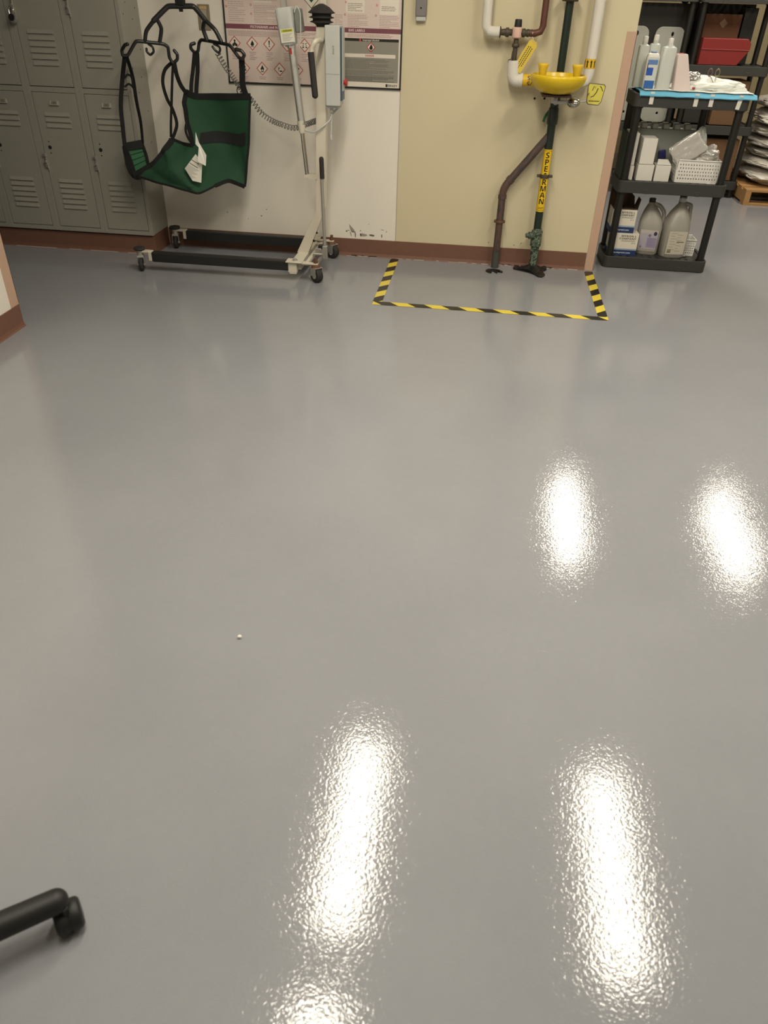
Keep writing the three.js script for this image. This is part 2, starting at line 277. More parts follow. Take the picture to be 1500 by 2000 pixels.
// corner guards
structure('trim_1', [rb(0.665, 0.7165, 0, 1.219, -0.002, 0.003, 0.001), rb(0.712, 0.7165, 0, 1.219, -0.05, 0.003, 0.001)], M.guard, 'pink beige corner guard at the end of the yellow wall');
structure('trim_2', [rb(-2.121, -2.1165, 0.104, 1.32, 1.4745, 1.54, 0.001), rb(-2.18, -2.1165, 0.104, 1.32, 1.4745, 1.479, 0.001)], M.guard, 'pink beige corner guard on the white wall end');
// knocks and scrapes in the white panel: small flakes with their own outline
{
  const Z0 = 0.0015;
  const flake = (pts, m) => { const g = plate(pts, 0.0007); g.translate(0, 0, Z0); part('paint_chip', g, m, wallPanel); };
  flake([[-0.787, 0.188], [-0.777, 0.178], [-0.757, 0.158], [-0.748, 0.140], [-0.747, 0.112], [-0.750, 0.113], [-0.752, 0.138], [-0.762, 0.145], [-0.772, 0.140], [-0.780, 0.158]], M.chip);
  flake([[-0.772, 0.150], [-0.755, 0.146], [-0.758, 0.139], [-0.768, 0.141]], M.scuff);
  flake([[-0.748, 0.150], [-0.744, 0.128], [-0.745, 0.110], [-0.7475, 0.112], [-0.750, 0.140]], M.scuff);
  flake([[-0.782, 0.141], [-0.776, 0.120], [-0.770, 0.112], [-0.772, 0.126], [-0.776, 0.142]], M.chip);
  flake(circlePts(-0.802, 0.145, 0.005, 9), M.scuff); flake(rectPts(-0.797, -0.783, 0.149, 0.152), M.scuff);
  flake([[-0.718, 0.135], [-0.70, 0.137], [-0.676, 0.132], [-0.672, 0.125], [-0.69, 0.119], [-0.716, 0.119]], M.chip);
  flake([[-0.719, 0.134], [-0.709, 0.136], [-0.708, 0.122], [-0.717, 0.12]], M.scuff);
  flake([[-0.664, 0.131], [-0.652, 0.134], [-0.632, 0.132], [-0.628, 0.126], [-0.634, 0.122], [-0.655, 0.124]], M.scuff);
  flake([[-0.583, 0.139], [-0.580, 0.132], [-0.580, 0.122], [-0.583, 0.116], [-0.586, 0.124], [-0.586, 0.134]], M.scuff);
  flake(rectPts(-0.588, -0.572, 0.163, 0.166), M.scuff); flake(rectPts(-0.556, -0.553, 0.150, 0.160), M.scuff); flake(rectPts(-0.668, -0.661, 0.191, 0.194), M.chip);
  flake([[-0.716, 0.158], [-0.712, 0.152], [-0.716, 0.147], [-0.718, 0.15]], M.scuff);
  for (const [x, y, r] of [[-1.335, 0.205, 0.005], [-1.30, 0.245, 0.004], [-1.55, 0.215, 0.004], [-0.935, 0.61, 0.004], [-1.42, 0.183, 0.003]]) flake(circlePts(x, y, r, 7), M.chip);
  for (const [x, y, r] of [[0.07, 0.128, 0.003], [0.225, 0.121, 0.003], [0.265, 0.135, 0.003], [0.26, 0.125, 0.002]]) { const g = plate(circlePts(x, y, r, 7), 0.0007); part('paint_chip', g, M.rust, wallBack); }
  for (const [x, y] of [[0.238, 0.90], [0.291, 0.902]]) part('screw_hole', moved(new THREE.CylinderGeometry(0.006, 0.006, 0.001, 12), x, y, 0.0006, 0, Math.PI / 2), M.hole, wallBack);
}
// ceiling lights: housing, glowing diffuser and an area light of the same size just below it
for (const [x, z, where] of lampSpots) {
  const t = thing('ceiling_light', where, 'light', 'recessed ceiling lights'); t.position.set(x, CEILING, z);
  part('housing', [bx(-0.18, 0.18, -0.035, 0, -0.64, -0.61), bx(-0.18, 0.18, -0.035, 0, 0.61, 0.64), bx(-0.18, -0.12, -0.035, 0, -0.61, 0.61), bx(0.12, 0.18, -0.035, 0, -0.61, 0.61)], M.fixture, t);
  part('diffuser', bx(-0.12, 0.12, -0.02, -0.004, -0.61, 0.61), M.glow, t);
  const l = new THREE.RectAreaLight(LAMP_COLOR, LAMP_POWER, 0.24, 1.22); l.position.set(x, CEILING - 0.024, z); l.rotation.x = -Math.PI / 2; scene.add(l);
}

// ---------------------------------------------------------------- lockers
const louverGeo = (() => { const g = plate([[0, 0.011], [0.0065, -0.007], [0.0062, -0.0085], [0, -0.0085]], 0.145, 0); g.rotateY(-Math.PI / 2); g.translate(0.0725, 0, 0); const h = g.clone(); h.computeVertexNormals(); return h; })();
const numberTex = (n) => canvas(128, 64, (x) => { x.fillStyle = '#7d786a'; x.fillRect(0, 0, 128, 64); x.fillStyle = '#3a372f'; x.font = 'bold 40px sans-serif'; x.textAlign = 'center'; x.textBaseline = 'middle'; x.fillText(n, 64, 32); });
function lockerDoor(unit, y0, y1, upper, number) {
  const d = part('door', rb(-0.1265, 0.1265, y0, y1, 0.232, 0.248, 0.0015), M.locker, unit);
  const put = (y) => { const m = part('louver', louverGeo, M.locker, d); m.position.set(-0.002, y, 0.2478); };
  if (upper) for (let i = 0; i < 6; i++) put(y0 + 0.098 + 0.0085 + i * 0.0292);
  else { for (let i = 0; i < 6; i++) put(y0 + 0.103 + 0.0085 + i * 0.0294); for (let i = 0; i < 3; i++) put(y0 + 0.539 + 0.0085 + i * 0.029); }
  for (let i = 0; upper && i < 3; i++) put(y0 + 0.56 + i * 0.029);
  const hy = y0 + (upper ? 0.335 : 0.326);
  part('latch', [rb(-0.136, -0.118, hy, hy + 0.02, 0.247, 0.258, 0.002), rb(-0.134, -0.122, hy + 0.018, hy + 0.062, 0.247, 0.2535, 0.002), rb(-0.137, -0.119, hy + 0.06, hy + 0.076, 0.247, 0.261, 0.003), rod([-0.128, hy + 0.032, 0.252], [-0.128, hy + 0.032, 0.264], 0.006), rb(-0.124, -0.117, hy - 0.016, hy + 0.004, 0.247, 0.254, 0.002)], M.steel, d, 'worn bare metal latch');
  if (!upper) {
    for (const [dy, r] of [[0, 0.0105], [0.03, 0.0035], [-0.03, 0.0035]]) part('lock_hole', moved(new THREE.CylinderGeometry(r, r, 0.001, 16), -0.0865, y0 + 0.435 + dy, 0.2484, 0, Math.PI / 2), M.hole, d);
    const g = plate([[0, 0.011], [0.009, -0.009], [0.0085, -0.011], [0, -0.011]], 0.052, 0); g.rotateY(-Math.PI / 2); g.translate(0.022, 0, 0); g.computeVertexNormals();
    const p = part('number_plate', g, std(lin(0.37, 0.36, 0.315), 0.5), d); p.position.set(-0.0005, y0 + 0.663, 0.2478);
    if (number) { const f = new THREE.PlaneGeometry(0.034, 0.017); f.rotateX(-0.42); const q = part('number', f, std(0xffffff, 0.5, 0, { map: numberTex(number) }), d); q.position.set(-0.0045, y0 + 0.6645, 0.2536); }
  }
  return d;
}
const lockerLabels = ['grey two-door metal locker at the end of the bank, behind the green sling', 'grey two-door metal locker with a padlock on its upper door', 'grey two-door metal locker next to the padlocked one, away from the sling', 'grey two-door metal locker half hidden by the white wall end'];
for (let i = 0; i < 4; i++) {
  const cx = -2.0975 - 0.305 * i, t = thing('locker', lockerLabels[i], 'locker', 'bank of grey lockers'); t.position.set(cx, 0, 0);
  part('body', rb(-0.152, 0.152, 0.112, 1.64, 0.003, 0.231, 0.002), M.locker, t);
  part('frame', [rb(-0.1522, -0.1295, 0.112, 1.64, 0.229, 0.2482, 0.0012), rb(0.1295, 0.1522, 0.112, 1.64, 0.229, 0.2482, 0.0012), bx(-0.13, 0.13, 0.112, 0.136, 0.229, 0.2472), bx(-0.13, 0.13, 0.854, 0.879, 0.229, 0.2472), bx(-0.13, 0.13, 1.6, 1.64, 0.229, 0.2472)], M.locker, t);
  lockerDoor(t, 0.139, 0.8515, false, ['29', '28', '27', ''][i]); lockerDoor(t, 0.8825, 1.597, true);
  if (i === 0) for (const [y, z] of [[1.275, 0.17], [1.25, 0.05], [1.225, 0.21], [1.2, 0.1], [1.06, 0.05], [0.98, 0.19], [0.93, 0.09], [0.86, 0.15], [0.76, 0.06], [0.66, 0.2], [0.6, 0.08], [0.43, 0.05]]) part('rivet_hole', moved(new THREE.CylinderGeometry(0.0035, 0.0035, 0.001, 10), 0.1521, y, z, 0, 0, Math.PI / 2), M.hole, t);
}
{ // combination padlock hanging from the second locker's upper latch
  const t = thing('padlock', 'small combination padlock hanging on a locker latch', 'padlock'); t.position.set(-2.5305, 1.224, 0.262);
  part('shackle', tube([[-0.010, -0.014, 0.012], [-0.012, 0.006, 0.008], [0, 0.019, 0.006], [0.012, 0.006, 0.008], [0.010, -0.014, 0.012]], 0.0035, 30), M.chrome, t);
  const b = moved(new THREE.CylinderGeometry(0.021, 0.021, 0.019, 28), 0.004, -0.033, 0.014, 0, Math.PI / 2 - 0.35); part('case', b, M.steel, t);
  part('dial', moved(new THREE.CylinderGeometry(0.0155, 0.0165, 0.007, 28), 0.004, -0.028, 0.0255, 0, Math.PI / 2 - 0.35), M.black, t);
}

// ---------------------------------------------------------------- patient lift
{
  const t = thing('patient_lift', 'ivory mobile patient lift with black legs and grey control box', 'patient lift');
  const W = M.ivory;
  // legs: black sleeved bars with ivory ends
  for (const [z, xa, xb, tilt] of [[0.555, -1.83, -1.035, 0], [0.075, -1.80, -1.035, 0]]) {
    const leg = part('leg', rb(xa, xb, 0.058, 0.112, z - 0.022, z + 0.022, 0.006), M.black, t, 'black sleeved base leg');
    part('end_bracket', [rb(xa - 0.085, xa - 0.002, 0.104, 0.116, z - 0.016, z + 0.016, 0.003), rb(xa - 0.02, xa + 0.001, 0.062, 0.114, z - 0.019, z + 0.019, 0.003)], W, leg, 'ivory leg end bracket');
    part('heel_block', [rb(xb - 0.001, -0.988, 0.05, 0.106, z - 0.021, z + 0.021, 0.003), rb(xb - 0.012, -0.955, 0.106, 0.114, z - 0.034, z + 0.034, 0.003), rb(-0.99, -0.868, 0.096, 0.106, z - 0.013, z + 0.013, 0.003), rb(-1.03, -0.99, 0.042, 0.05, z - 0.02, z + 0.02, 0.002)], W, leg, 'ivory pivot block');
    part('pivot_bolt', [rod([-1.0, 0.112, z], [-1.0, 0.123, z], 0.011, 0.011, 6), rod([-1.0, 0.113, z], [-1.0, 0.116, z], 0.016)], M.steel, leg);
    // front caster with its bumper disc
    const fc = new THREE.Group(); fc.name = 'front_caster'; fc.position.set(xa - 0.075, 0, z); t.add(fc);
    part('bumper_disc', lathe([[0, 0.128], [0.012, 0.128], [0.02, 0.131], [0.031, 0.130], [0.033, 0.123], [0.03, 0.117], [0, 0.117]], [0, 0, 0], 28), M.rubber, fc);
    part('swivel', [rod([0, 0.086, 0], [0, 0.106, 0], 0.019), rb(-0.02, 0.02, 0.074, 0.088, -0.02, 0.02, 0.004), rb(-0.02, 0.01, 0.03, 0.08, -0.0195, -0.0165, 0.001), rb(-0.02, 0.01, 0.03, 0.08, 0.0165, 0.0195, 0.001)], M.steel, fc);
    part('wheel', [moved(lathe([[0, -0.011], [0.03, -0.011], [0.0365, -0.008], [0.037, 0], [0.0365, 0.008], [0.03, 0.011], [0, 0.011]], [0, 0, 0], 30), -0.006, 0.037, 0, 0, Math.PI / 2)], M.rubber, fc);
    part('axle', rod([-0.006, 0.037, -0.023], [-0.006, 0.037, 0.023], 0.006), M.steel, fc);
    fc.rotation.y = z > 0.3 ? 1.85 : 1.7;
    // rear caster, wider twin-tread wheel
    const rc = new THREE.Group(); rc.name = 'rear_caster'; rc.position.set(-0.882, 0, z); t.add(rc);
    part('swivel', [rod([0, 0.082, 0], [0, 0.097, 0], 0.027, 0.022), rod([0, 0.105, 0], [0, 0.135, 0], 0.009, 0.009, 6), rod([0, 0.105, 0], [0, 0.118, 0], 0.014, 0.014, 6)], M.rust, rc);
    part('fork', [rb(-0.03, 0.03, 0.08, 0.084, -0.025, 0.025, 0.001), rb(-0.02, 0.028, 0.036, 0.083, -0.0255, -0.0225, 0.001), rb(-0.02, 0.028, 0.036, 0.083, 0.0225, 0.0255, 0.001)], M.steel, rc);
    part('wheel', moved(lathe([[0.02, -0.019], [0.034, -0.02], [0.039, -0.017], [0.041, -0.011], [0.0395, -0.006], [0.038, -0.0045], [0.041, -0.003], [0.041, 0.003], [0.038, 0.0045], [0.0395, 0.006], [0.041, 0.011], [0.039, 0.017], [0.034, 0.02], [0.02, 0.019]], [0, 0, 0], 36), 0.006, 0.041, 0, 0, Math.PI / 2), M.rubber, rc);
    part('wheel_hub', moved(lathe([[0, -0.016], [0.026, -0.019], [0.029, -0.0195], [0.029, 0.0195], [0.026, 0.019], [0, 0.016]], [0, 0, 0], 30), 0.006, 0.041, 0, 0, Math.PI / 2), M.paleGrey, rc);
    rc.rotation.y = z > 0.3 ? -0.75 : -0.55;
  }
  // cross beam between the legs, and the spreading linkage
  part('cross_beam', [rb(-1.03, -0.968, 0.058, 0.1, 0.09, 0.54, 0.004), rb(-0.95, -0.93, 0.08, 0.098, 0.1, 0.53, 0.002), rb(-1.03, -0.93, 0.088, 0.096, 0.5, 0.535, 0.002), rb(-1.03, -0.93, 0.088, 0.096, 0.1, 0.135, 0.002)], W, t);
  part('linkage', [rod([-0.93, 0.1, 0.2], [-0.885, 0.115, 0.36], 0.009), rb(-0.93, -0.895, 0.1, 0.125, 0.27, 0.34, 0.003), rod([-0.905, 0.06, 0.39], [-0.86, 0.12, 0.39], 0.012)], M.steel, t);
  part('linkage_block', rb(-0.915, -0.88, 0.108, 0.14, 0.3, 0.33, 0.003), M.black, t);
  // mast: straight tube that kicks forward to the cross beam
  const mx = (y) => -0.8655 - (1.19 - y) * 0.031;
  const mastShape = [[-1.033, 0.1], [-0.97, 0.1], [mx(0.35) + 0.0245, 0.35], [mx(1.2) + 0.0245, 1.2], [mx(1.2) - 0.0245, 1.2], [mx(0.33) - 0.0245, 0.33]];
  const mast = part('mast', moved(plate(mastShape, 0.056, 0.002), 0, 0, 0.292), W, t);
  part('scale_label', bx(mx(1.03) - 0.03, mx(1.03) - 0.0248, 0.88, 1.17, 0.312, 0.33), M.paper, mast);
  part('slot', moved(plate(circlePts(0, 0, 0.006, 14), 0.001), -0.914, 0.215, 0.3501, 0, 0, -0.42), M.hole, mast); part('slot', moved(plate(circlePts(0, 0, 0.007, 14), 0.001), -0.933, 0.17, 0.3501, 0, 0, -0.42), M.hole, mast);
  part('mast_cap', lathe([[0.026, 1.186], [0.027, 1.205], [0.032, 1.212], [0.044, 1.218], [0.058, 1.221], [0.059, 1.2235], [0.045, 1.228], [0.044, 1.236], [0.062, 1.2395], [0.063, 1.242], [0.048, 1.247], [0.048, 1.256], [0.066, 1.2595], [0.067, 1.262], [0.058, 1.268], [0.04, 1.284], [0.012, 1.297], [0, 1.298]], [-0.868, 0, 0.32], 40), M.rubber, t, 'ribbed black rubber boot');
  part('boom_bracket', rb(-0.885, -0.85, 1.2, 1.46, 0.262, 0.29, 0.004), W, t);
  part('boom', [rod([-0.868, 1.445, 0.276], [-1.4, 1.62, 0.3], 0.024), rod([-1.4, 1.62, 0.3], [-1.6, 1.55, 0.32], 0.024)], W, t);
  // actuator: motor head, aluminium tube, chrome ram, pivot ear on the mast
  const act = part('actuator', [rod([-1.024, 1.125, 0.335], [-0.984, 0.765, 0.335], 0.0195, 0.0195, 28), rod([-1.026, 1.14, 0.335], [-1.023, 1.11, 0.335], 0.023)], M.aluminium, t, 'brushed aluminium actuator tube');
  const head = loft([{ y: 0, w: 0.066, d: 0.07, e: 6 }, { y: 0.006, w: 0.076, d: 0.08, e: 6 }, { y: 0.12, w: 0.084, d: 0.086, e: 7 }, { y: 0.152, w: 0.084, d: 0.086, e: 7 }, { y: 0.157, w: 0.076, d: 0.078, e: 6 }]);
  part('motor_housing', moved(head, -1.034, 1.122, 0.335, 0, 0, 0.11), M.paleGrey, act, 'pale grey plastic motor housing');
  part('side_motor', [moved(rb(-0.018, 0.018, -0.05, 0.05, -0.03, 0.03, 0.006), -0.985, 1.225, 0.31, 0, 0, 0.11)], M.binGreen, act);
  part('warning_label', moved(new THREE.PlaneGeometry(0.07, 0.058), -1.031, 1.163, 0.3795, 0, 0, 0.11), std(0xffffff, 0.6, 0, { map: canvas(256, 212, (x) => { x.fillStyle = '#d8d5c8'; x.fillRect(0, 0, 256, 212); x.fillStyle = '#b9bb2c'; x.fillRect(20, 10, 216, 44); x.fillStyle = '#262a10'; x.font = 'bold 34px sans-serif'; x.fillText('WARNING', 52, 44); x.fillStyle = '#9a988e'; for (let i = 0; i < 6; i++) x.fillRect(30, 78 + i * 20, 190 - (i % 3) * 26, 8); }) }), act);
  part('red_mark', moved(bx(-0.005, 0.005, -0.022, 0.022, 0, 0.001), -1.024, 1.105, 0.3545, 0, 0, 0.11), M.red, act);
  part('top_clevis', [moved(rb(-0.013, 0.013, 0, 0.16, -0.02, -0.012, 0.002), -1.05, 1.275, 0.335, 0, 0, 0.11), moved(rb(-0.013, 0.013, 0, 0.16, 0.012, 0.02, 0.002), -1.05, 1.275, 0.335, 0, 0, 0.11)], M.steel, act);
  part('ferrule', rod([-0.988, 0.782, 0.335], [-0.982, 0.724, 0.335], 0.0215, 0.017), W, act);
  part('ram', rod([-0.983, 0.73, 0.335], [-0.963, 0.52, 0.335], 0.0115), M.chrome, act);
  part('pivot_ear', [plate([[-0.9, 0.527], [-0.955, 0.525], [-0.974, 0.518], [-0.974, 0.505], [-0.955, 0.502], [-0.905, 0.5]], 0.004).translate(0, 0, 0.312), plate([[-0.9, 0.527], [-0.955, 0.525], [-0.974, 0.518], [-0.974, 0.505], [-0.955, 0.502], [-0.905, 0.5]], 0.004).translate(0, 0, 0.352), rod([-0.965, 0.511, 0.31], [-0.965, 0.511, 0.362], 0.007)], W, t);
  // push handles on both sides of the mast
  for (const z of [0.51, 0.13]) {
    const s = z > 0.3 ? 1 : -1;
    const h = part('push_handle', tube([[-0.858, 1.15, 0.32 + s * 0.028], [-0.858, 1.152, z - s * 0.03], [-0.866, 1.146, z], [-0.882, 1.118, z], [-0.884, 1.08, z]], 0.0115, 40), W, t, 'ivory push handle with black grip');
    part('grip', [rod([-0.887, 1.105, z], [-0.871, 0.925, z], 0.0155, 0.0155, 20), ball([-0.871, 0.922, z], 0.0155)], M.rubber, h);
  }
  // control box on the back of the mast
  const box = part('control_box', rb(-0.843, -0.767, 0.862, 1.213, 0.29, 0.385, 0.006), M.paleGrey, t, 'pale grey battery control box');
  part('edge_strip', [rb(-0.768, -0.758, 0.888, 1.203, 0.3, 0.372, 0.002)], M.blueGrey, box);
  part('edge_cover', rb(-0.7595, -0.755, 0.93, 1.203, 0.305, 0.368, 0.002), M.paleGrey, box);
  part('emergency_button', [rod([-0.757, 0.968, 0.34], [-0.742, 0.968, 0.34], 0.009), rod([-0.748, 0.968, 0.34], [-0.737, 0.968, 0.34], 0.016, 0.0165, 24)], M.red, box, 'red emergency stop button');
  part('handwriting', moved(new THREE.PlaneGeometry(0.0225, 0.06), -0.8, 1.108, 0.3856), std(0xffffff, 0.5, 0, { map: canvas(96, 256, (x) => { x.fillStyle = '#bcbdb3'; x.fillRect(0, 0, 96, 256); x.translate(48, 128); x.rotate(-Math.PI / 2); x.fillStyle = '#2b2b30'; x.font = 'italic bold 54px serif'; x.textAlign = 'center'; x.textBaseline = 'middle'; x.fillText('2ccr/2', 0, 0); }) }), box);
  part('seam_line', bx(-0.8425, -0.7675, 1.005, 1.0062, 0.3845, 0.3856), M.binGreen, box);
  part('plug', [rb(-0.828, -0.812, 0.828, 0.864, 0.325, 0.35, 0.003), rb(-0.845, -0.78, 0.852, 0.864, 0.3, 0.37, 0.002), plate([[-0.785, 0.862], [-0.77, 0.86], [-0.83, 0.805], [-0.833, 0.815]], 0.004).translate(0, 0, 0.32)], M.paleGrey, box);
  part('cable', [tube([[-0.821, 0.83, 0.338], [-0.828, 0.795, 0.345], [-0.868, 0.762, 0.365], [-0.915, 0.735, 0.37], [-0.962, 0.742, 0.362]], 0.0042, 40), tube([[-0.819, 0.83, 0.335], [-0.824, 0.78, 0.335], [-0.826, 0.722, 0.335]], 0.0045, 24), tube([[-1.0, 1.26, 0.345], [-0.99, 1.285, 0.34], [-0.972, 1.255, 0.34], [-0.972, 1.16, 0.345], [-0.98, 1.11, 0.35]], 0.003, 40), rod([-0.826, 0.722, 0.335], [-0.826, 0.7, 0.335], 0.007)], M.paleGrey, box);
  // spreading lever with a black grip
  const lever = part('spreader_lever', rod([-0.858, 0.13, 0.4], [-0.869, 0.53, 0.4], 0.009), M.steel, t, 'steel leg spreading lever with black grip');
  part('grip', [rod([-0.866, 0.515, 0.4], [-0.8685, 0.612, 0.4], 0.0125), ball([-0.8686, 0.612, 0.4], 0.0125)], M.rubber, lever);
  part('lever_foot', [rb(-0.872, -0.845, 0.085, 0.16, 0.385, 0.415, 0.004), rod([-0.93, 0.11, 0.4], [-0.85, 0.11, 0.4], 0.008)], M.steel, lever);
  // cradle: black four-hook spreader bar hanging from the boom
  //CRADLE
  const cradle = part('cradle', [tube(barTop, 0.0125, 60, false, 0.2), tube(barLOut, 0.0098, 30), tube(barLIn, 0.0098, 30), tube(barROut, 0.0105, 30), tube(barRIn, 0.0105, 30), tube(hangL, 0.0085, 160, false, 0.25), tube(hangR, 0.0085, 160, false, 0.25), tube(hookL, 0.006, 40), tube(hookR, 0.006, 40)], M.blackPaint, t, 'black tubular four-hook cradle');
  part('swivel_stem', [rb(-1.61, -1.566, 1.272, 1.56, 0.302, 0.338, 0.004), rod([-1.588, 1.245, 0.32], [-1.588, 1.262, 0.32], 0.01)], M.webbing, cradle);
  // coiled cord of the hand control
  const cc = new THREE.CatmullRomCurve3(VS(coil1)), cp = [], turns = 52, U = V(0, 0, 1);
  for (let i = 0; i <= turns * 10; i++) { const u = i / (turns * 10), P = cc.getPoint(u), T = cc.getTangent(u), A = T.clone().cross(U).normalize(), B = A.clone().cross(T).normalize(), a = i / 10 * 6.2832; cp.push(P.addScaledVector(A, 0.0125 * Math.cos(a)).addScaledVector(B, 0.0125 * Math.sin(a))); }
  part('coiled_cord', new THREE.TubeGeometry(new THREE.CatmullRomCurve3(cp), turns * 16, 0.0025, 6), std(lin(0.2, 0.195, 0.175), 0.5), t, 'grey coiled hand control cord');
}

// ---------------------------------------------------------------- green sling hanging in the cradle
{
  const t = thing('patient_sling', 'dark green fabric sling with black straps hanging from lift hooks', 'sling');
  const anchors = [...slingRim, ...slingInner];
  const depth = (() => {                                       // thin-plate surface through the measured points
    const n = anchors.length, A = [], phi = (r2) => (r2 < 1e-12 ? 0 : 0.5 * r2 * Math.log(r2));
    for (let i = 0; i < n + 3; i++) { const row = new Float64Array(n + 4); if (i < n) { for (let j = 0; j < n; j++) row[j] = phi((anchors[i][0] - anchors[j][0]) ** 2 + (anchors[i][1] - anchors[j][1]) ** 2); row[i] += 4e-4; row[n] = 1; row[n + 1] = anchors[i][0]; row[n + 2] = anchors[i][1]; row[n + 3] = anchors[i][2]; } else for (let j = 0; j < n; j++) row[j] = i === n ? 1 : anchors[j][i - n - 1]; A.push(row); }
    const N = n + 3; for (let c = 0; c < N; c++) { let p = c; for (let r = c + 1; r < N; r++) if (Math.abs(A[r][c]) > Math.abs(A[p][c])) p = r; [A[c], A[p]] = [A[p], A[c]]; for (let r = 0; r < N; r++) if (r !== c) { const f = A[r][c] / A[c][c]; if (f) for (let k = c; k <= N; k++) A[r][k] -= f * A[c][k]; } }
    const w = A.map((r, i) => r[N] / r[i]);
    return (x, y) => { let s = w[n] + w[n + 1] * x + w[n + 2] * y; for (let j = 0; j < n; j++) s += w[j] * phi((x - anchors[j][0]) ** 2 + (y - anchors[j][1]) ** 2); return s; };
  })();
  const folds = [[-1.74, 0.6, -1.6, 0.445, 0.016, 0.02], [-1.82, 0.505, -1.63, 0.425, -0.012, 0.02], [-1.625, 0.85, -1.53, 0.7, -0.014, 0.03], [-1.5, 0.62, -1.42, 0.48, 0.008, 0.03], [-1.36, 0.6, -1.35, 0.46, -0.007, 0.02]];   // x0, y0, x1, y1, height, width
  const fold = (x, y) => { let s = 0; for (const [a, b, c, d, h, w] of folds) { const L2 = (c - a) ** 2 + (d - b) ** 2, t = ((x - a) * (c - a) + (y - b) * (d - b)) / L2, e = Math.abs((x - a) * (d - b) - (y - b) * (c - a)) / Math.sqrt(L2), k = t < 0 ? t : t > 1 ? t - 1 : 0; s += h * Math.exp(-((e / w) ** 2) - (k / 0.25) ** 2); } return s; };
  const wrinkle = (x, y) => fold(x, y) + 0.004 * perlin.noise(x * 9 + y * 7, y * 5 - x * 6, 2.2);
  const rim2 = new THREE.CatmullRomCurve3(VS(slingRim), true, 'catmullrom', 0.35).getPoints(140).slice(0, -1);
  const flat = new THREE.ShapeGeometry(new THREE.Shape(rim2.map((p) => new THREE.Vector2(p.x, p.y))));
  const cloth = (dz) => { const g = new TessellateModifier(0.014, 8).modify(flat.clone()); const p = g.attributes.position; for (let i = 0; i < p.count; i++) { const x = p.getX(i), y = p.getY(i); p.setZ(i, depth(x, y) + wrinkle(x, y) + dz); } const uv = []; for (let i = 0; i < p.count; i++) uv.push(p.getX(i), p.getY(i)); g.setAttribute('uv', new THREE.Float32BufferAttribute(uv, 2)); g.deleteAttribute('normal'); const m = mergeVertices(g, 1e-5); m.computeVertexNormals(); return m; };
  part('body_panel', [cloth(0.002), (() => { const g = cloth(-0.002); const n = g.attributes.normal; for (let i = 0; i < n.count; i++) n.setXYZ(i, -n.getX(i), -n.getY(i), -n.getZ(i)); const ix = g.index.array; for (let i = 0; i < ix.length; i += 3) { const a = ix[i]; ix[i] = ix[i + 1]; ix[i + 1] = a; } return g; })()], M.green, t, 'dark green woven body panel');
  const on = (pts, dz = 0) => pts.map(([x, y]) => [x, y, depth(x, y) + wrinkle(x, y) + dz]);
  const dense = (a, n = 14) => new THREE.CatmullRomCurve3(VS(a), false, 'catmullrom', 0.35).getPoints(n).map((p) => [p.x, p.y]);
  const edge = (i0, i1, n) => on(dense(slingRim.slice(i0, i1 + 1), n ?? 16));
  const R = slingRim;
  part('edge_binding', [strap(edge(11, 14), 0.028, 0.012, 50), strap(on(dense([R[14], R[15], R[16], R[17], R[18], R[19]])), 0.022, 0.011, 50), strap(on(dense([R[19], R[20], R[21]])), 0.02, 0.011, 40), strap(on(dense([R[21], R[22], R[23], R[24], R[0]], 20), 0.002), 0.03, 0.012, 60), strap(edge(0, 5), 0.011, 0.011, 60), strap(on(dense([R[5], R[6], R[7]])), 0.02, 0.011, 40), strap(edge(7, 11), 0.01, 0.011, 50)], M.webbing, t, 'black webbing edge binding');
  // padded leg strip that sweeps up to the outer hook
  const strip = (a, b, c, d, n = 14, bulge = 0) => { const pos = [], uv = [], idx = []; for (let j = 0; j <= n; j++) for (let i = 0; i <= n; i++) { const u = i / n, v = j / n, p = [0, 1, 2].map((k) => (a[k] * (1 - u) + b[k] * u) * (1 - v) + (d[k] * (1 - u) + c[k] * u) * v); pos.push(p[0] - bulge * 0.4 * Math.sin(v * 3.14), p[1], p[2] - bulge * Math.sin(v * 3.1416)); uv.push(u * 0.1, v * 0.16); if (i && j) { const q = j * (n + 1) + i; idx.push(q, q - n - 1, q - 1, q - 1, q - n - 1, q - n - 2); } } const g = new THREE.BufferGeometry(); g.setAttribute('position', new THREE.Float32BufferAttribute(pos, 3)); g.setAttribute('uv', new THREE.Float32BufferAttribute(uv, 2)); g.setIndex(idx); g.computeVertexNormals(); const h = g.clone(); h.translate(0, 0, -0.005); return join([g, h]); };
  const [L0, L1, L2, L3] = legStrip;
  part('leg_strip', strip(L0, L1, L2, L3, 14, 0.012), std(lin(0.02, 0.105, 0.042), 0.8, 0, { bumpMap: clothBump, bumpScale: 0.0004, side: THREE.DoubleSide }), t, 'quilted green leg strip');
  const mix = (a, b, f) => a.map((q, k) => q * (1 - f) + b[k] * f);
  for (let i = 1; i < 5; i++) { const f = 0.15 + i * 0.18, b = 0.012 * Math.sin(f * 3.14); part('stitch_line', strap([mix(L0, L3, f), mix(mix(L0, L3, f), mix(L1, L2, f), 0.5), mix(L1, L2, f)].map((p) => [p[0] - b * 0.4, p[1], p[2] - b + 0.002]), 0.003, 0.002, 8), M.webbing, t); }
  part('leg_cuff', strip(...legStripB), M.webbing, t, 'black cuff');
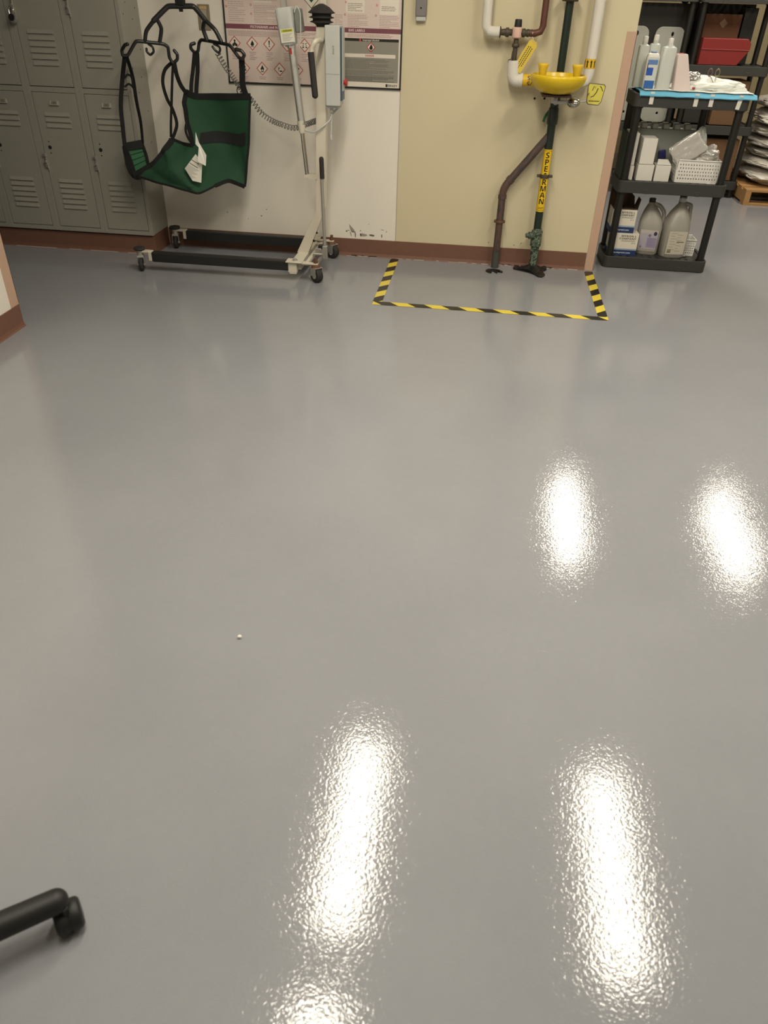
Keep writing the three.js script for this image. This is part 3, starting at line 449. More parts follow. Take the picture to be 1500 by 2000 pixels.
  part('leg_binding', strap([L0, mix(L0, L3, 0.5), L3].map((p, i) => [p[0], p[1], p[2] + (i === 1 ? -0.008 : 0.002)]), 0.022, 0.01, 24), M.webbing, t); part('leg_binding', strap([L1, mix(L1, L2, 0.5), L2].map((p, i) => [p[0], p[1], p[2] + (i === 1 ? -0.008 : 0.002)]), 0.014, 0.01, 24), M.webbing, t); part('leg_binding', strap([L0, [-1.982, 0.575, 0.365], [-1.972, 0.52, 0.378], [-1.952, 0.485, 0.392], [-1.928, 0.471, 0.402], [-1.9, 0.473, 0.41]], 0.024, 0.011, 40), M.webbing, t);
  part('leg_strap', [strap(strapLegOuter, 0.022, 0.004, 50, 0.9), strap(strapLegInner, 0.02, 0.004, 50, -0.6), strap(strapLoopA, 0.01, 0.003), strap(strapLoopB, 0.01, 0.003)], M.webbing, t);
  part('leg_strap', [strap(strapMidA, 0.017, 0.004, 60), strap(strapMidB, 0.013, 0.004, 50)], M.webbing, t);
  part('shoulder_strap', strap(strapMidC, 0.022, 0.004, 40), M.webbing, t);
  part('shoulder_strap', [strap(strapBackA, 0.02, 0.004), strap(strapBackB, 0.022, 0.004)], M.webbing, t);
  part('shoulder_strap', strap(strapBackC, 0.031, 0.004), M.webbing, t);
  part('strap_ring', tube(ring, 0.0025, 30), M.webbing, t);
  part('side_strap', strap(on(strapSeat, 0.006).map((p, i) => [p[0] - [0.002, 0.012, 0.01, 0][i], p[1], p[2]]), 0.013, 0.004), M.webbing, t);
  { const a = on(dense(patchTop, 12), 0.005), b = on(dense(patchBot, 12), 0.005), pos = [], idx = [], uv = []; for (let i = 0; i <= 12; i++) for (let j = 0; j <= 4; j++) { const x = a[i][0] + (b[i][0] - a[i][0]) * j / 4, y = a[i][1] + (b[i][1] - a[i][1]) * j / 4; pos.push(x, y, depth(x, y) + wrinkle(x, y) + 0.006); uv.push(0, 0); if (i && j) { const q = i * 5 + j; idx.push(q, q - 1, q - 5, q - 1, q - 6, q - 5); } } const g = new THREE.BufferGeometry(); g.setAttribute('position', new THREE.Float32BufferAttribute(pos, 3)); g.setAttribute('uv', new THREE.Float32BufferAttribute(uv, 2)); g.setIndex(idx); g.computeVertexNormals(); part('back_band', g, std(lin(0.011, 0.011, 0.011), 0.9, 0, { side: THREE.DoubleSide }), t, 'wide black band sewn across the back'); }
  // two sewn-in care labels
  const sheet = (pts, m, name) => { const q = VS(pts), n = q.length, pos = [], uv = []; const x0 = Math.min(...q.map((p) => p.x)), x1 = Math.max(...q.map((p) => p.x)), y0 = Math.min(...q.map((p) => p.y)), y1 = Math.max(...q.map((p) => p.y)); const tri = THREE.ShapeUtils.triangulateShape(q.map((p) => new THREE.Vector2(p.x, p.y)), []); for (const dz of [0, -0.0012]) for (const f of tri) for (const k of dz ? [f[0], f[2], f[1]] : f) { pos.push(q[k].x, q[k].y, q[k].z + dz); uv.push((q[k].x - x0) / (x1 - x0), (q[k].y - y0) / (y1 - y0)); } const g = new THREE.BufferGeometry(); g.setAttribute('position', new THREE.Float32BufferAttribute(pos, 3)); g.setAttribute('uv', new THREE.Float32BufferAttribute(uv, 2)); g.computeVertexNormals(); part(name, g, m, t, 'white printed care label'); };
  const printed = canvas(256, 360, (x) => { x.fillStyle = '#dcd9cd'; x.fillRect(0, 0, 256, 360); x.translate(128, 180); x.rotate(0.52); x.fillStyle = '#35342f'; x.fillRect(-80, -90, 120, 9); x.fillRect(-80, -40, 130, 9); x.fillStyle = '#8d8b83'; for (let i = 0; i < 12; i++) x.fillRect(-110, -10 + i * 13, 190 - (i % 4) * 22, 5); x.fillStyle = '#55534d'; x.fillRect(-90, 150, 150, 12); });
  sheet(tagBack, std(0xffffff, 0.8, 0, { map: printed, side: THREE.DoubleSide }), 'care_label');
  sheet(tagFront, std(lin(0.8, 0.78, 0.72), 0.8, 0, { side: THREE.DoubleSide }), 'care_label');
}
// ---------------------------------------------------------------- wall things
{ // framed chemical-label poster
  const x0 = -1.467, x1 = -0.498, y0 = 0.913, y1 = 1.56, S = 1585, t = thing('safety_poster', 'pink framed chemical hazard pictogram poster on the white wall', 'poster');
  const tex = canvas(Math.round((x1 - x0) * S), Math.round((y1 - y0) * S), (c, w, h) => {
    const X = (x) => (x - x0) * S, Y = (y) => (y1 - y) * S, rect = (a, b, cc, d, f) => { c.fillStyle = f; c.fillRect(X(a), Y(d), (b - a) * S, (d - cc) * S); };
    c.fillStyle = '#dbcac1'; c.fillRect(0, 0, w, h);
    const lines = (a, b, top, n, step, f = '#a88f8a', th = 0.0028) => { c.fillStyle = f; const m = Math.round(n * 1.7), st = step / 1.7; for (let i = 0; i < m; i++) { let u = a; const e = a + (b - a) * (i % 4 === 3 ? 0.55 : 0.86 + 0.14 * hash2(i, n, 3)); while (u < e) { const w = 0.004 + 0.01 * hash2(Math.round(u * 9999), i, 7); c.fillRect(X(u), Y(top - i * st), Math.min(w, e - u) * S, th * 0.8 * S); u += w + 0.0022; } } };
    const num = (x, y, s) => { c.strokeStyle = '#b2343a'; c.lineWidth = 3; c.beginPath(); c.arc(X(x), Y(y), 6, 0, 7); c.stroke(); };
    // upper half: columns of text and white sample panels
    rect(-1.43, -1.33, 1.34, 1.54, '#d3b3ab'); rect(-1.3, -1.2, 1.29, 1.5, '#e4dccf'); rect(-1.01, -0.915, 1.208, 1.36, '#e2dccb'); rect(-0.8, -0.7, 1.26, 1.45, '#e5ddcf'); rect(-0.62, -0.52, 1.255, 1.45, '#e5ddcf');
    lines(-1.44, -1.345, 1.33, 8, 0.016); lines(-1.3, -1.17, 1.335, 3, 0.014); lines(-1.3, -1.17, 1.278, 3, 0.012); lines(-1.3, -1.17, 1.245, 4, 0.012); lines(-0.79, -0.68, 1.25, 5, 0.012); lines(-0.62, -0.515, 1.25, 5, 0.012); lines(-0.86, -0.815, 1.25, 4, 0.012); lines(-0.79, -0.71, 1.3, 3, 0.013, '#6d5a57'); lines(-0.61, -0.53, 1.29, 2, 0.013, '#6d5a57');
    for (const [x, y] of [[-1.315, 1.28], [-1.315, 1.24], [-1.45, 1.3], [-1.45, 1.27], [-0.8, 1.305], [-0.805, 1.25], [-0.64, 1.25], [-0.635, 1.295]]) num(x, y);
    // big green diamond pictogram behind the lift
    c.save(); c.translate(X(-0.985), Y(1.335)); c.rotate(Math.PI / 4); c.fillStyle = '#e6dfcf'; c.fillRect(-70, -70, 140, 140); c.lineWidth = 5; c.strokeStyle = '#55483f'; c.strokeRect(-70, -70, 140, 140); c.fillStyle = '#0e4a35'; c.fillRect(-42, -42, 84, 84); c.restore();
    // heading bars
    rect(x0, x1, 1.171, 1.193, '#7c4a55');
    c.fillStyle = '#e6d5cf'; c.font = 'bold 25px sans-serif'; c.textBaseline = 'middle'; c.fillText('PICTOGRAMS and HAZARDS', X(-1.325), Y(1.182)); c.fillText('GHS LABELS', X(-0.787), Y(1.182));
    lines(-1.45, -0.93, 1.162, 3, 0.009, '#a58783', 0.003);
    // hazard diamonds with simple black symbols
    const diamond = (x, y, kind, s = 34) => {
      c.save(); c.translate(X(x), Y(y)); c.rotate(Math.PI / 4); c.fillStyle = '#e8dfd2'; c.fillRect(-s, -s, 2 * s, 2 * s); c.strokeStyle = '#b5483f'; c.lineWidth = 6; c.strokeRect(-s, -s, 2 * s, 2 * s); c.rotate(-Math.PI / 4); c.fillStyle = c.strokeStyle = '#1d1b1a'; const B = c.beginPath.bind(c);
      if (kind === 'flame' || kind === 'oxid') { const o = kind === 'oxid' ? -5 : 0; B(); c.moveTo(0, -28 + o); c.bezierCurveTo(6, -14, 17, -6, 15, 6 + o); c.bezierCurveTo(14, 15, 6, 18, 0, 18 + o); c.bezierCurveTo(-8, 18, -16, 12, -14, 2 + o); c.bezierCurveTo(-12, -5, -5, -6, -6, -14 + o); c.bezierCurveTo(-2, -14, 0, -20, 0, -28 + o); c.fill(); c.fillRect(-15, 22, 30, 4); if (o) { c.lineWidth = 4; B(); c.arc(0, 12, 9, 0, 7); c.fillStyle = '#e8dfd2'; c.fill(); c.stroke(); } }
      if (kind === 'bang') { B(); c.moveTo(-6, -26); c.lineTo(6, -26); c.lineTo(3, 9); c.lineTo(-3, 9); c.fill(); B(); c.arc(0, 18, 5, 0, 7); c.fill(); }
      if (kind === 'health') { B(); c.arc(0, -18, 8, 0, 7); c.fill(); c.fillRect(-5, -12, 10, 14); B(); c.arc(-12, 14, 11, 0, 7); c.arc(12, 14, 11, 0, 7); c.fill(); B(); c.ellipse(0, 4, 12, 9, 0, 0, 7); c.fill(); }
      if (kind === 'skull') { B(); c.arc(0, -8, 12, 0, 7); c.fill(); c.lineWidth = 6; B(); c.moveTo(-18, 6); c.lineTo(18, 20); c.moveTo(18, 6); c.lineTo(-18, 20); c.stroke(); }
      if (kind === 'tree') { c.fillRect(-12, -18, 4, 32); c.lineWidth = 4; B(); c.moveTo(-10, 0); c.lineTo(2, -12); c.stroke(); B(); c.ellipse(10, 14, 13, 5, 0, 0, 7); c.fill(); }
      if (kind === 'acid') { c.fillRect(-20, 10, 14, 8); c.fillRect(8, 10, 14, 8); c.lineWidth = 6; B(); c.moveTo(-18, -16); c.lineTo(-6, -10); c.moveTo(18, -16); c.lineTo(6, -10); c.stroke(); B(); c.arc(-13, 2, 4, 0, 7); c.arc(14, 2, 4, 0, 7); c.fill(); }
      if (kind === 'bottle') { c.save(); c.rotate(0.8); c.fillRect(-5, -20, 10, 36); c.restore(); }
      c.restore(); c.fillStyle = '#ab938d'; const n = kind === 'tree' || kind === 'oxid' ? 2 : 5; for (let i = 0; i < n; i++) c.fillRect(X(x) - 32 + 6 * (i % 2), Y(y) + 62 + i * 13, 62 - 10 * (i % 3), 5);
    };
    [['health', -1.418], ['flame', -1.32], ['bang', -1.225], ['bottle', -1.126], ['acid', -1.028]].forEach(([k, x]) => diamond(x, 1.105, k));
    [['skull', -1.374], ['oxid', -1.272], ['tree', -1.173], ['bottle', -1.072]].forEach(([k, x]) => diamond(x, 0.989, k));
    // sample label at the right
    rect(-0.86, -0.503, 0.918, 1.171, '#e0d8c9'); rect(-0.86, -0.512, 1.148, 1.171, '#dbcac1'); lines(-0.79, -0.53, 1.166, 2, 0.009, '#a58783', 0.003);
    rect(-0.83, -0.514, 0.945, 1.147, '#8e8a80'); rect(-0.83, -0.514, 1.134, 1.147, '#26241f'); c.fillStyle = '#ddd6c9'; c.font = 'bold 17px sans-serif'; c.fillText('Isopropyl Alcohol', X(-0.71), Y(1.14)); c.fillStyle = '#c2474b'; c.fillRect(X(-0.728), Y(1.146), 16, 19);
    rect(-0.807, -0.53, 1.06, 1.077, '#ded6c8'); c.fillStyle = '#b2343a'; c.font = 'bold 19px sans-serif'; c.fillText('DANGER', X(-0.695), Y(1.069)); num(-0.71, 1.069);
    diamond(-0.664, 1.108, 'flame', 24); rect(-0.72, -0.61, 1.062, 1.0775, '#ded6c8'); c.fillStyle = '#b2343a'; c.fillText('DANGER', X(-0.695), Y(1.069));
    rect(-0.72, -0.61, 1.044, 1.06, '#8e8a80');
    lines(-0.805, -0.56, 1.052, 5, 0.009, '#6a6760', 0.003); lines(-0.805, -0.53, 1.0, 3, 0.009, '#6a6760', 0.003); lines(-0.805, -0.53, 0.972, 3, 0.009, '#55524b', 0.0035);
    c.fillStyle = '#2a2824'; c.font = 'bold 25px sans-serif'; c.fillText('BRADY', X(-0.566), Y(0.932)); c.fillRect(X(-0.58), Y(0.939), 18, 22);
  });
  part('frame', [bx(x0 - 0.002, x1 + 0.002, y0 - 0.001, y0 + 0.008, 0.0015, 0.011), bx(x0 - 0.002, x1 + 0.002, y1 - 0.008, y1 + 0.001, 0.0015, 0.011), bx(x0 - 0.002, x0 + 0.006, y0, y1, 0.0015, 0.011), bx(x1 - 0.006, x1 + 0.002, y0, y1, 0.0015, 0.011)], M.black, t, 'thin black frame');
  const pg = new THREE.PlaneGeometry(x1 - x0, y1 - y0); pg.translate((x0 + x1) / 2, (y0 + y1) / 2, 0.0075); part('print', [pg], std(0xffffff, 0.35, 0, { map: tex }), t, 'printed pink hazard chart');
  part('backing', bx(x0, x1, y0, y1, 0.0015, 0.0065), M.paper, t);
}
{ const t = thing('wall_switch', 'brass coloured switch plate on white wall beside the poster', 'switch');
  part('plate', rb(-1.613, -1.545, 1.158, 1.275, 0.0015, 0.007, 0.003), std(lin(0.29, 0.25, 0.175), 0.4, 0.4), t); part('rocker', rb(-1.596, -1.563, 1.183, 1.252, 0.006, 0.013, 0.003), std(lin(0.34, 0.31, 0.24), 0.5), t); part('upper_insert', rb(-1.6, -1.56, 1.253, 1.267, 0.006, 0.0085, 0.001), std(lin(0.55, 0.36, 0.16), 0.5), t);
  part('screw', rod([-1.579, 1.215, 0.012], [-1.579, 1.215, 0.0145], 0.003), M.hole, t); }
{ const t = thing('wall_dispenser', 'grey metal holder fixed high on the yellow wall', 'holder');
  part('body', rb(-0.43, -0.372, 1.252, 1.62, 0, 0.032, 0.006), std(lin(0.22, 0.2, 0.2), 0.5, 0.3), t); part('end_cap', rb(-0.427, -0.375, 1.232, 1.254, 0.001, 0.028, 0.005), M.paleGrey, t); part('screw', rod([-0.401, 1.29, 0.031], [-0.401, 1.29, 0.034], 0.004), M.hole, t); }

// ---------------------------------------------------------------- eyewash and its pipes
const bandTex = (draw) => canvas(256, 128, (x) => { x.fillStyle = '#dbb226'; x.fillRect(0, 0, 256, 128); x.fillStyle = '#17150e'; draw(x); });
{
  const t = thing('eyewash_station', 'yellow bowl emergency eyewash on a dark green floor pole', 'eyewash'), px = 0.35, pz = 0.07;
  const pole = part('pole', [rod([px, 0.9, pz], [px, 2.3, pz], 0.0205, 0.0205, 28), rod([0.344, 0.24, pz], [0.344, 0.92, pz], 0.0225, 0.0225, 28)], M.polePaint, t, 'dark green painted pole');
  part('coupling', lathe([[0.0225, 0], [0.029, 0.004], [0.03, 0.03], [0.0275, 0.06], [0.027, 0.08], [0.0225, 0.085]], [0.344, 0.785, pz], 28), M.polePaint, pole);
  part('gauge_collar', lathe([[0.02, 0], [0.04, 0.002], [0.042, 0.02], [0.02, 0.024]], [px, 1.336, pz], 28), M.brass, pole);
  part('foot', [rod([0.347, 0.0, pz], [0.346, 0.245, pz], 0.024, 0.024, 28), lathe([[0.024, 0], [0.031, 0.004], [0.032, 0.02], [0.03, 0.07], [0.033, 0.08], [0.031, 0.09], [0.024, 0.092]], [0.346, 0.142, pz], 28), rod([0.335, 0.202, pz], [0.30, 0.204, pz + 0.012], 0.021, 0.02), rod([0.302, 0.204, pz + 0.012], [0.282, 0.204, pz + 0.016], 0.013, 0.013, 6)], M.oldPole, t, 'old pipe foot and plugged tee with flaking green paint');
  const lt = canvas(256, 1024, (x) => { x.fillStyle = '#e3bb1a'; x.fillRect(0, 0, 256, 1024); x.strokeStyle = '#241f0c'; x.lineWidth = 6; x.strokeRect(52, 22, 152, 978); x.fillStyle = '#14120c'; x.textAlign = 'center'; x.textBaseline = 'middle'; x.font = 'bold 128px sans-serif'; 'SPEARMAN'.split('').forEach((l, i) => x.fillText(l, 128, 92 + i * 108)); x.fillRect(80, 950, 100, 8); x.fillRect(80, 968, 80, 6); });
  { const g = new THREE.CylinderGeometry(0.0232, 0.0232, 0.326, 36, 1, true, -1.9, 3.8); g.translate(0.344, 0.503, pz); part('name_label', g, std(0xffffff, 0.45, 0, { map: lt }), pole, 'yellow vertical label with black letters'); }
  part('pole_clamp', [lathe([[0.0235, -0.01], [0.026, -0.01], [0.026, 0.01], [0.0235, 0.01]], [0.344, 0.527, pz], 28), rb(0.302, 0.322, 0.52, 0.534, pz - 0.012, pz + 0.006, 0.002), rb(0.366, 0.388, 0.52, 0.534, pz - 0.012, pz + 0.006, 0.002), rb(0.33, 0.358, 0.518, 0.536, 0, pz - 0.02, 0.002)], M.brass, t, 'tarnished pipe clamp');
  // bowl
  const C = [0.3315, 0.948, 0.238];
  part('bowl', lathe([[0, 0], [0.05, 0.001], [0.078, 0.006], [0.104, 0.019], [0.124, 0.037], [0.136, 0.056], [0.1405, 0.07], [0.14, 0.079], [0.136, 0.085], [0.13, 0.087], [0.126, 0.084], [0.122, 0.066], [0.106, 0.04], [0.082, 0.02], [0.05, 0.009], [0, 0.008]], C, 56), M.yellow, t, 'bright yellow plastic bowl');
  for (const x of [0.2485, 0.419]) part('spray_head', lathe([[0, 0], [0.011, 0.0], [0.017, 0.014], [0.0235, 0.05], [0.026, 0.055], [0.026, 0.064], [0.023, 0.066], [0, 0.067]], [x, 1.014, 0.25], 28), std(lin(0.74, 0.5, 0.03), 0.4), t, 'yellow dust cap');
  part('spray_pipe', [rod([0.2485, 0.985, 0.25], [0.2485, 1.016, 0.25], 0.009), rod([0.419, 0.985, 0.25], [0.419, 1.016, 0.25], 0.009), rod([0.2485, 0.987, 0.25], [0.419, 0.987, 0.25], 0.009)], M.steel, t);
  part('drip_tray', rb(0.258, 0.408, 0.936, 0.946, 0.12, 0.29, 0.002), std(lin(0.07, 0.035, 0.025), 0.5, 0.2), t);
  part('valve_body', [rb(0.318, 0.352, 0.893, 0.937, 0.11, 0.145, 0.006), rb(0.345, 0.418, 0.891, 0.909, 0.115, 0.14, 0.004), rb(0.396, 0.402, 0.905, 0.935, 0.115, 0.14, 0.002), rod([0.344, 0.9, 0.07], [0.344, 0.9, 0.12], 0.015), rod([0.335, 0.92, 0.13], [0.335, 0.94, 0.2], 0.018)], M.steel, t, 'grey metal valve body');
  part('ball_valve', [ball([0.437, 0.902, 0.135], 0.031, 1.1, 0.88, 1), lathe([[0.02, -0.01], [0.033, -0.006], [0.034, 0.006], [0.02, 0.012]], [0.437, 0.899, 0.135], 24)], std(lin(0.5, 0.49, 0.46), 0.22, 1), t, 'polished ball valve');
  const st = canvas(256, 300, (x) => { x.fillStyle = '#d0c658'; x.fillRect(0, 0, 256, 300); x.strokeStyle = '#1b1a12'; x.lineCap = 'round'; const L = (w, ...p) => { x.lineWidth = w; x.beginPath(); x.moveTo(p[0], p[1]); for (let i = 2; i < p.length; i += 2) x.lineTo(p[i], p[i + 1]); x.stroke(); }; L(8, 92, 40, 70, 100); L(6, 112, 44, 106, 66); L(12, 150, 70, 138, 120, 100, 176, 66, 190); L(10, 178, 40, 200, 56, 222, 100); L(10, 28, 140, 14, 172); x.fillStyle = '#2a2818'; for (let i = 0; i < 9; i++) x.fillRect(40 + i * 18, 236, 12, 18); });
  { const pts = [[0.497, 0.985], [0.503, 0.994], [0.578, 0.989], [0.585, 0.98], [0.575, 0.91], [0.562, 0.895], [0.51, 0.898], [0.502, 0.908]]; const g = plate(pts, 0.003, 0.002); g.translate(0, 0, 0.138); part('push_flag', g, std(lin(0.12, 0.115, 0.085), 0.5), t, 'yellow push handle sign with black marks');
    const s = new THREE.ShapeGeometry(new THREE.Shape(pts.map(([x, y]) => new THREE.Vector2(0.5412 + (x - 0.5412) * 0.95, 0.9415 + (y - 0.9415) * 0.95)))), uv = s.attributes.uv, p = s.attributes.position; for (let i = 0; i < p.count; i++) uv.setXY(i, (p.getX(i) - 0.497) / 0.088, (p.getY(i) - 0.895) / 0.099); s.translate(0, 0, 0.1436); part('sign_face', s, std(0xffffff, 0.45, 0, { map: st }), t); }
  part('push_arm', [rod([0.45, 0.905, 0.135], [0.53, 0.915, 0.134], 0.005)], M.steel, t);
  part('green_tie', strap([[0.338, 0.872, 0.045], [0.322, 0.848, 0.045], [0.306, 0.822, 0.046], [0.298, 0.795, 0.05]], 0.014, 0.002, 20), std(lin(0.02, 0.16, 0.05), 0.5), t, 'green plastic tie');
}
{ // cold and hot feed with the mixing valve
  const t = thing('mixing_valve_pipework', 'white lagged pipe with brass mixing valve and brown feed pipe', 'pipe'), z = 0.075;
  part('lagged_pipe', bent([[-0.057, CEILING, z], [-0.057, 1.199, z], [0.014, 1.199, z]], 0.0245, 0.034), M.insulation, t, 'white lagged pipe');
  part('fittings', [lathe([[0, 0], [0.017, 0], [0.026, 0.002], [0.026, 0.006], [0.014, 0.01], [0.016, 0.03], [0.021, 0.034], [0.021, 0.048], [0.015, 0.05], [0.015, 0.066], [0, 0.066]].map(([a, b]) => [a, b]), [0, 0, 0], 24).rotateZ(-Math.PI / 2).translate(0.013, 1.199, z), rod([0.124, 1.199, z], [0.2, 1.199, z], 0.015), lathe([[0.015, 0], [0.022, 0.001], [0.022, 0.014], [0.015, 0.016]], [0, 0, 0], 6).rotateZ(-Math.PI / 2).translate(0.13, 1.199, z), lathe([[0.015, 0], [0.02, 0.001], [0.02, 0.012], [0.015, 0.014]], [0, 0, 0], 6).rotateZ(-Math.PI / 2).translate(0.152, 1.199, z), rod([0.103, 1.175, z], [0.103, 1.075, z], 0.0125), lathe([[0.012, 0], [0.021, 0.001], [0.021, 0.016], [0.012, 0.018]], [0.103, 1.135, z], 6), rod([0.092, 1.118, z + 0.008], [0.088, 1.06, z + 0.012], 0.004), lathe([[0.008, -0.003], [0.012, -0.003], [0.012, 0.003], [0.008, 0.003]], [0, 0, 0], 20).rotateX(Math.PI / 2).translate(0.083, 1.072, z + 0.012)], M.brass, t, 'tarnished brass fittings');
  part('valve_body', [lathe([[0, 0], [0.022, 0.001], [0.026, 0.008], [0.026, 0.044], [0.022, 0.05], [0, 0.051]], [0.103, 1.173, z], 28)], M.pink, t, 'salmon pink mixing valve body');
  part('valve_knob', lathe([[0.0175, 0], [0.0195, 0.003], [0.0175, 0.032], [0.015, 0.035], [0, 0.035]], [0.105, 1.222, z], 24), M.black, t, 'black valve knob');
  part('feed_pipe', bent([[0.17, 1.199, z], [0.231, 1.199, z], [0.231, CEILING, z]], 0.0165, 0.035), M.copper, t, 'brown painted feed pipe');
  part('lagged_elbow', [bent([[0.103, 1.078, z], [0.108, 0.99, z], [0.158, 0.99, z]], 0.034, 0.03)], M.insulation, t, 'white lagged elbow');
  part('outlet_pipe', [rod([0.15, 0.99, z], [0.35, 0.99, z], 0.026)], M.insulation, t);
  { const g = new THREE.CylinderGeometry(0.0285, 0.0285, 0.085, 32, 1, true); g.rotateZ(Math.PI / 2); g.translate(0.19, 0.99, z); part('pipe_marker', g, std(0xffffff, 0.5, 0, { map: bandTex((x) => { x.fillRect(0, 0, 1, 1); for (let u = 20; u < 256; u += 72) { x.save(); x.translate(u, 74); x.rotate(-Math.PI / 2); x.font = 'bold 44px sans-serif'; x.textAlign = 'center'; x.textBaseline = 'middle'; x.fillText('/5', 0, 0); x.restore(); } }) }), t, 'yellow pipe marker'); }
  const wire = part('tag_tie', [tube([[0.182, 1.2, z + 0.017], [0.186, 1.215, z], [0.182, 1.2, z - 0.017], [0.184, 1.182, z], [0.182, 1.2, z + 0.017]], 0.002, 30), rod([0.184, 1.183, z + 0.01], [0.19, 1.172, z + 0.022], 0.0015)], M.paper, t);
}
{ const t = thing('instruction_tag', 'long yellow instruction tag hanging from the brass mixing valve', 'tag');
  const tt = canvas(128, 384, (x) => { x.fillStyle = '#d8bd45'; x.fillRect(0, 0, 128, 384); x.fillStyle = '#3b3216'; for (const [u, a, b] of [[26, 60, 330], [54, 50, 340], [82, 60, 300]]) for (let y = a; y < b; y += 26) x.fillRect(u, y, 12, 18); });
  const pts = [[-0.024, -0.076], [0.024, -0.076], [0.024, 0.068], [0.015, 0.08], [-0.015, 0.08], [-0.024, 0.068]];
  const g = plate(pts, 0.0012); part('card', moved(g, 0.157, 1.098, 0.098, 0, 0, -0.52), std(lin(0.62, 0.47, 0.09), 0.5), t);
  part('print', moved(new THREE.PlaneGeometry(0.047, 0.142), 0.157, 1.0955, 0.0998, 0, 0, -0.52), std(0xffffff, 0.5, 0, { map: tt }), t); }
{ const t = thing('lagged_riser', 'plain white lagged riser pipe with yellow arrow band right of the eyewash', 'pipe');
  part('pipe', bent([[0.495, CEILING, 0.07], [0.497, 0.985, 0.07], [0.37, 0.985, 0.07]], 0.0275, 0.035), M.insulation, t);
  const g = new THREE.CylinderGeometry(0.0283, 0.0283, 0.043, 36, 1, true, -Math.PI, 2 * Math.PI); g.translate(0.496, 1.076, 0.07); part('arrow_band', g, std(0xffffff, 0.5, 0, { map: bandTex((x) => { for (let i = 0; i < 9; i++) { const u = 8 + i * 29; x.fillRect(u + 4, 26, 9, 90); x.beginPath(); x.moveTo(u, 46); x.lineTo(u + 8.5, 14); x.lineTo(u + 17, 46); x.fill(); } }) }), t, 'yellow band with black arrows'); }
{ const t = thing('drain_pipe', 'brown cranked drain pipe running to the floor below the eyewash', 'pipe'), z = 0.06;
  part('pipe', bent([[0.34, 0.732, z + 0.005], [0.121, 0.452, z], [0.121, 0.09, z]], 0.021, 0.04), M.drain, t); part('elbow_sleeve', rod([0.149, 0.488, z], [0.162, 0.5045, z], 0.0245), M.drain, t); part('elbow_sleeve', rod([0.121, 0.414, z], [0.121, 0.394, z], 0.0245), M.drain, t);
  part('floor_stub', rod([0.121, 0, z], [0.121, 0.092, z], 0.0225), M.drainFoot, t, 'grey pipe stub');
  part('pipe_clamp', [lathe([[0.0215, -0.007], [0.025, -0.007], [0.025, 0.007], [0.0215, 0.007]], [0.121, 0.268, z], 28), rb(0.088, 0.104, 0.26, 0.275, z - 0.008, z + 0.008, 0.004), rb(0.138, 0.154, 0.26, 0.275, z - 0.008, z + 0.008, 0.004), rb(0.108, 0.134, 0.259, 0.277, 0, z - 0.018, 0.002)], M.rust, t, 'rusty pipe clamp'); }
function blob(name, pts, h, label) {
  const sh = new THREE.Shape(new THREE.CatmullRomCurve3(pts.map(([x, z]) => V(x, -z, 0)), true, 'catmullrom', 0.3).getPoints(70).slice(0, -1).map((p) => new THREE.Vector2(p.x, p.y)));
  const g = new TessellateModifier(0.008, 7).modify(new THREE.ExtrudeGeometry(sh, { depth: 0.004, bevelEnabled: true, bevelSize: 0.002, bevelThickness: 0.002, bevelSegments: 2 }));
  const p = g.attributes.position; for (let i = 0; i < p.count; i++) if (p.getZ(i) > 0.003) p.setZ(i, p.getZ(i) + h(p.getX(i), -p.getY(i)));
  g.translate(0, 0, 0.0022); g.rotateX(-Math.PI / 2); g.deleteAttribute('normal'); g.deleteAttribute('uv'); const m = mergeVertices(g, 1e-5); m.computeVertexNormals(); m.setAttribute('uv', new THREE.Float32BufferAttribute(new Array(m.attributes.position.count * 2).fill(0), 2));
  return single(name, m, M.sealant, label, 'sealant');
}
blob('sealant_patch', [[0.24, 0.045], [0.3, 0.045], [0.34, 0.03], [0.39, 0.04], [0.425, 0.025], [0.432, 0.06], [0.405, 0.1], [0.418, 0.165], [0.4, 0.205], [0.375, 0.2], [0.35, 0.15], [0.32, 0.115], [0.27, 0.085], [0.236, 0.075]], (x, z) => 0.03 * Math.exp(-((x - 0.346) ** 2 + (z - 0.07) ** 2) / 0.0022) + 0.004 * Math.abs(perlin.noise(x * 60, z * 60, 1)) + 0.012 * Math.exp(-((x - 0.42) ** 2 + (z - 0.04) ** 2) / 0.0002), 'lumpy black sealant around the foot of the eyewash pole');
{ const m = blob('sealant_patch', [[0.07, 0.15], [0.09, 0.125], [0.12, 0.12], [0.15, 0.135], [0.168, 0.16], [0.155, 0.165], [0.14, 0.15], [0.135, 0.185], [0.122, 0.165], [0.115, 0.15], [0.1, 0.155], [0.102, 0.185], [0.085, 0.18]], (x, z) => 0.003 * Math.abs(perlin.noise(x * 70, z * 70, 4)), 'thin flaky black sealant patch on the floor before the drain pipe'); }
{ const m = single('sealant_string', tube([[0.24, 0.004, 0.085], [0.28, 0.004, 0.105], [0.33, 0.004, 0.135], [0.375, 0.004, 0.19]], 0.003, 30), M.sealant, 'thin string of black sealant beside the lumpy patch', 'sealant'); }

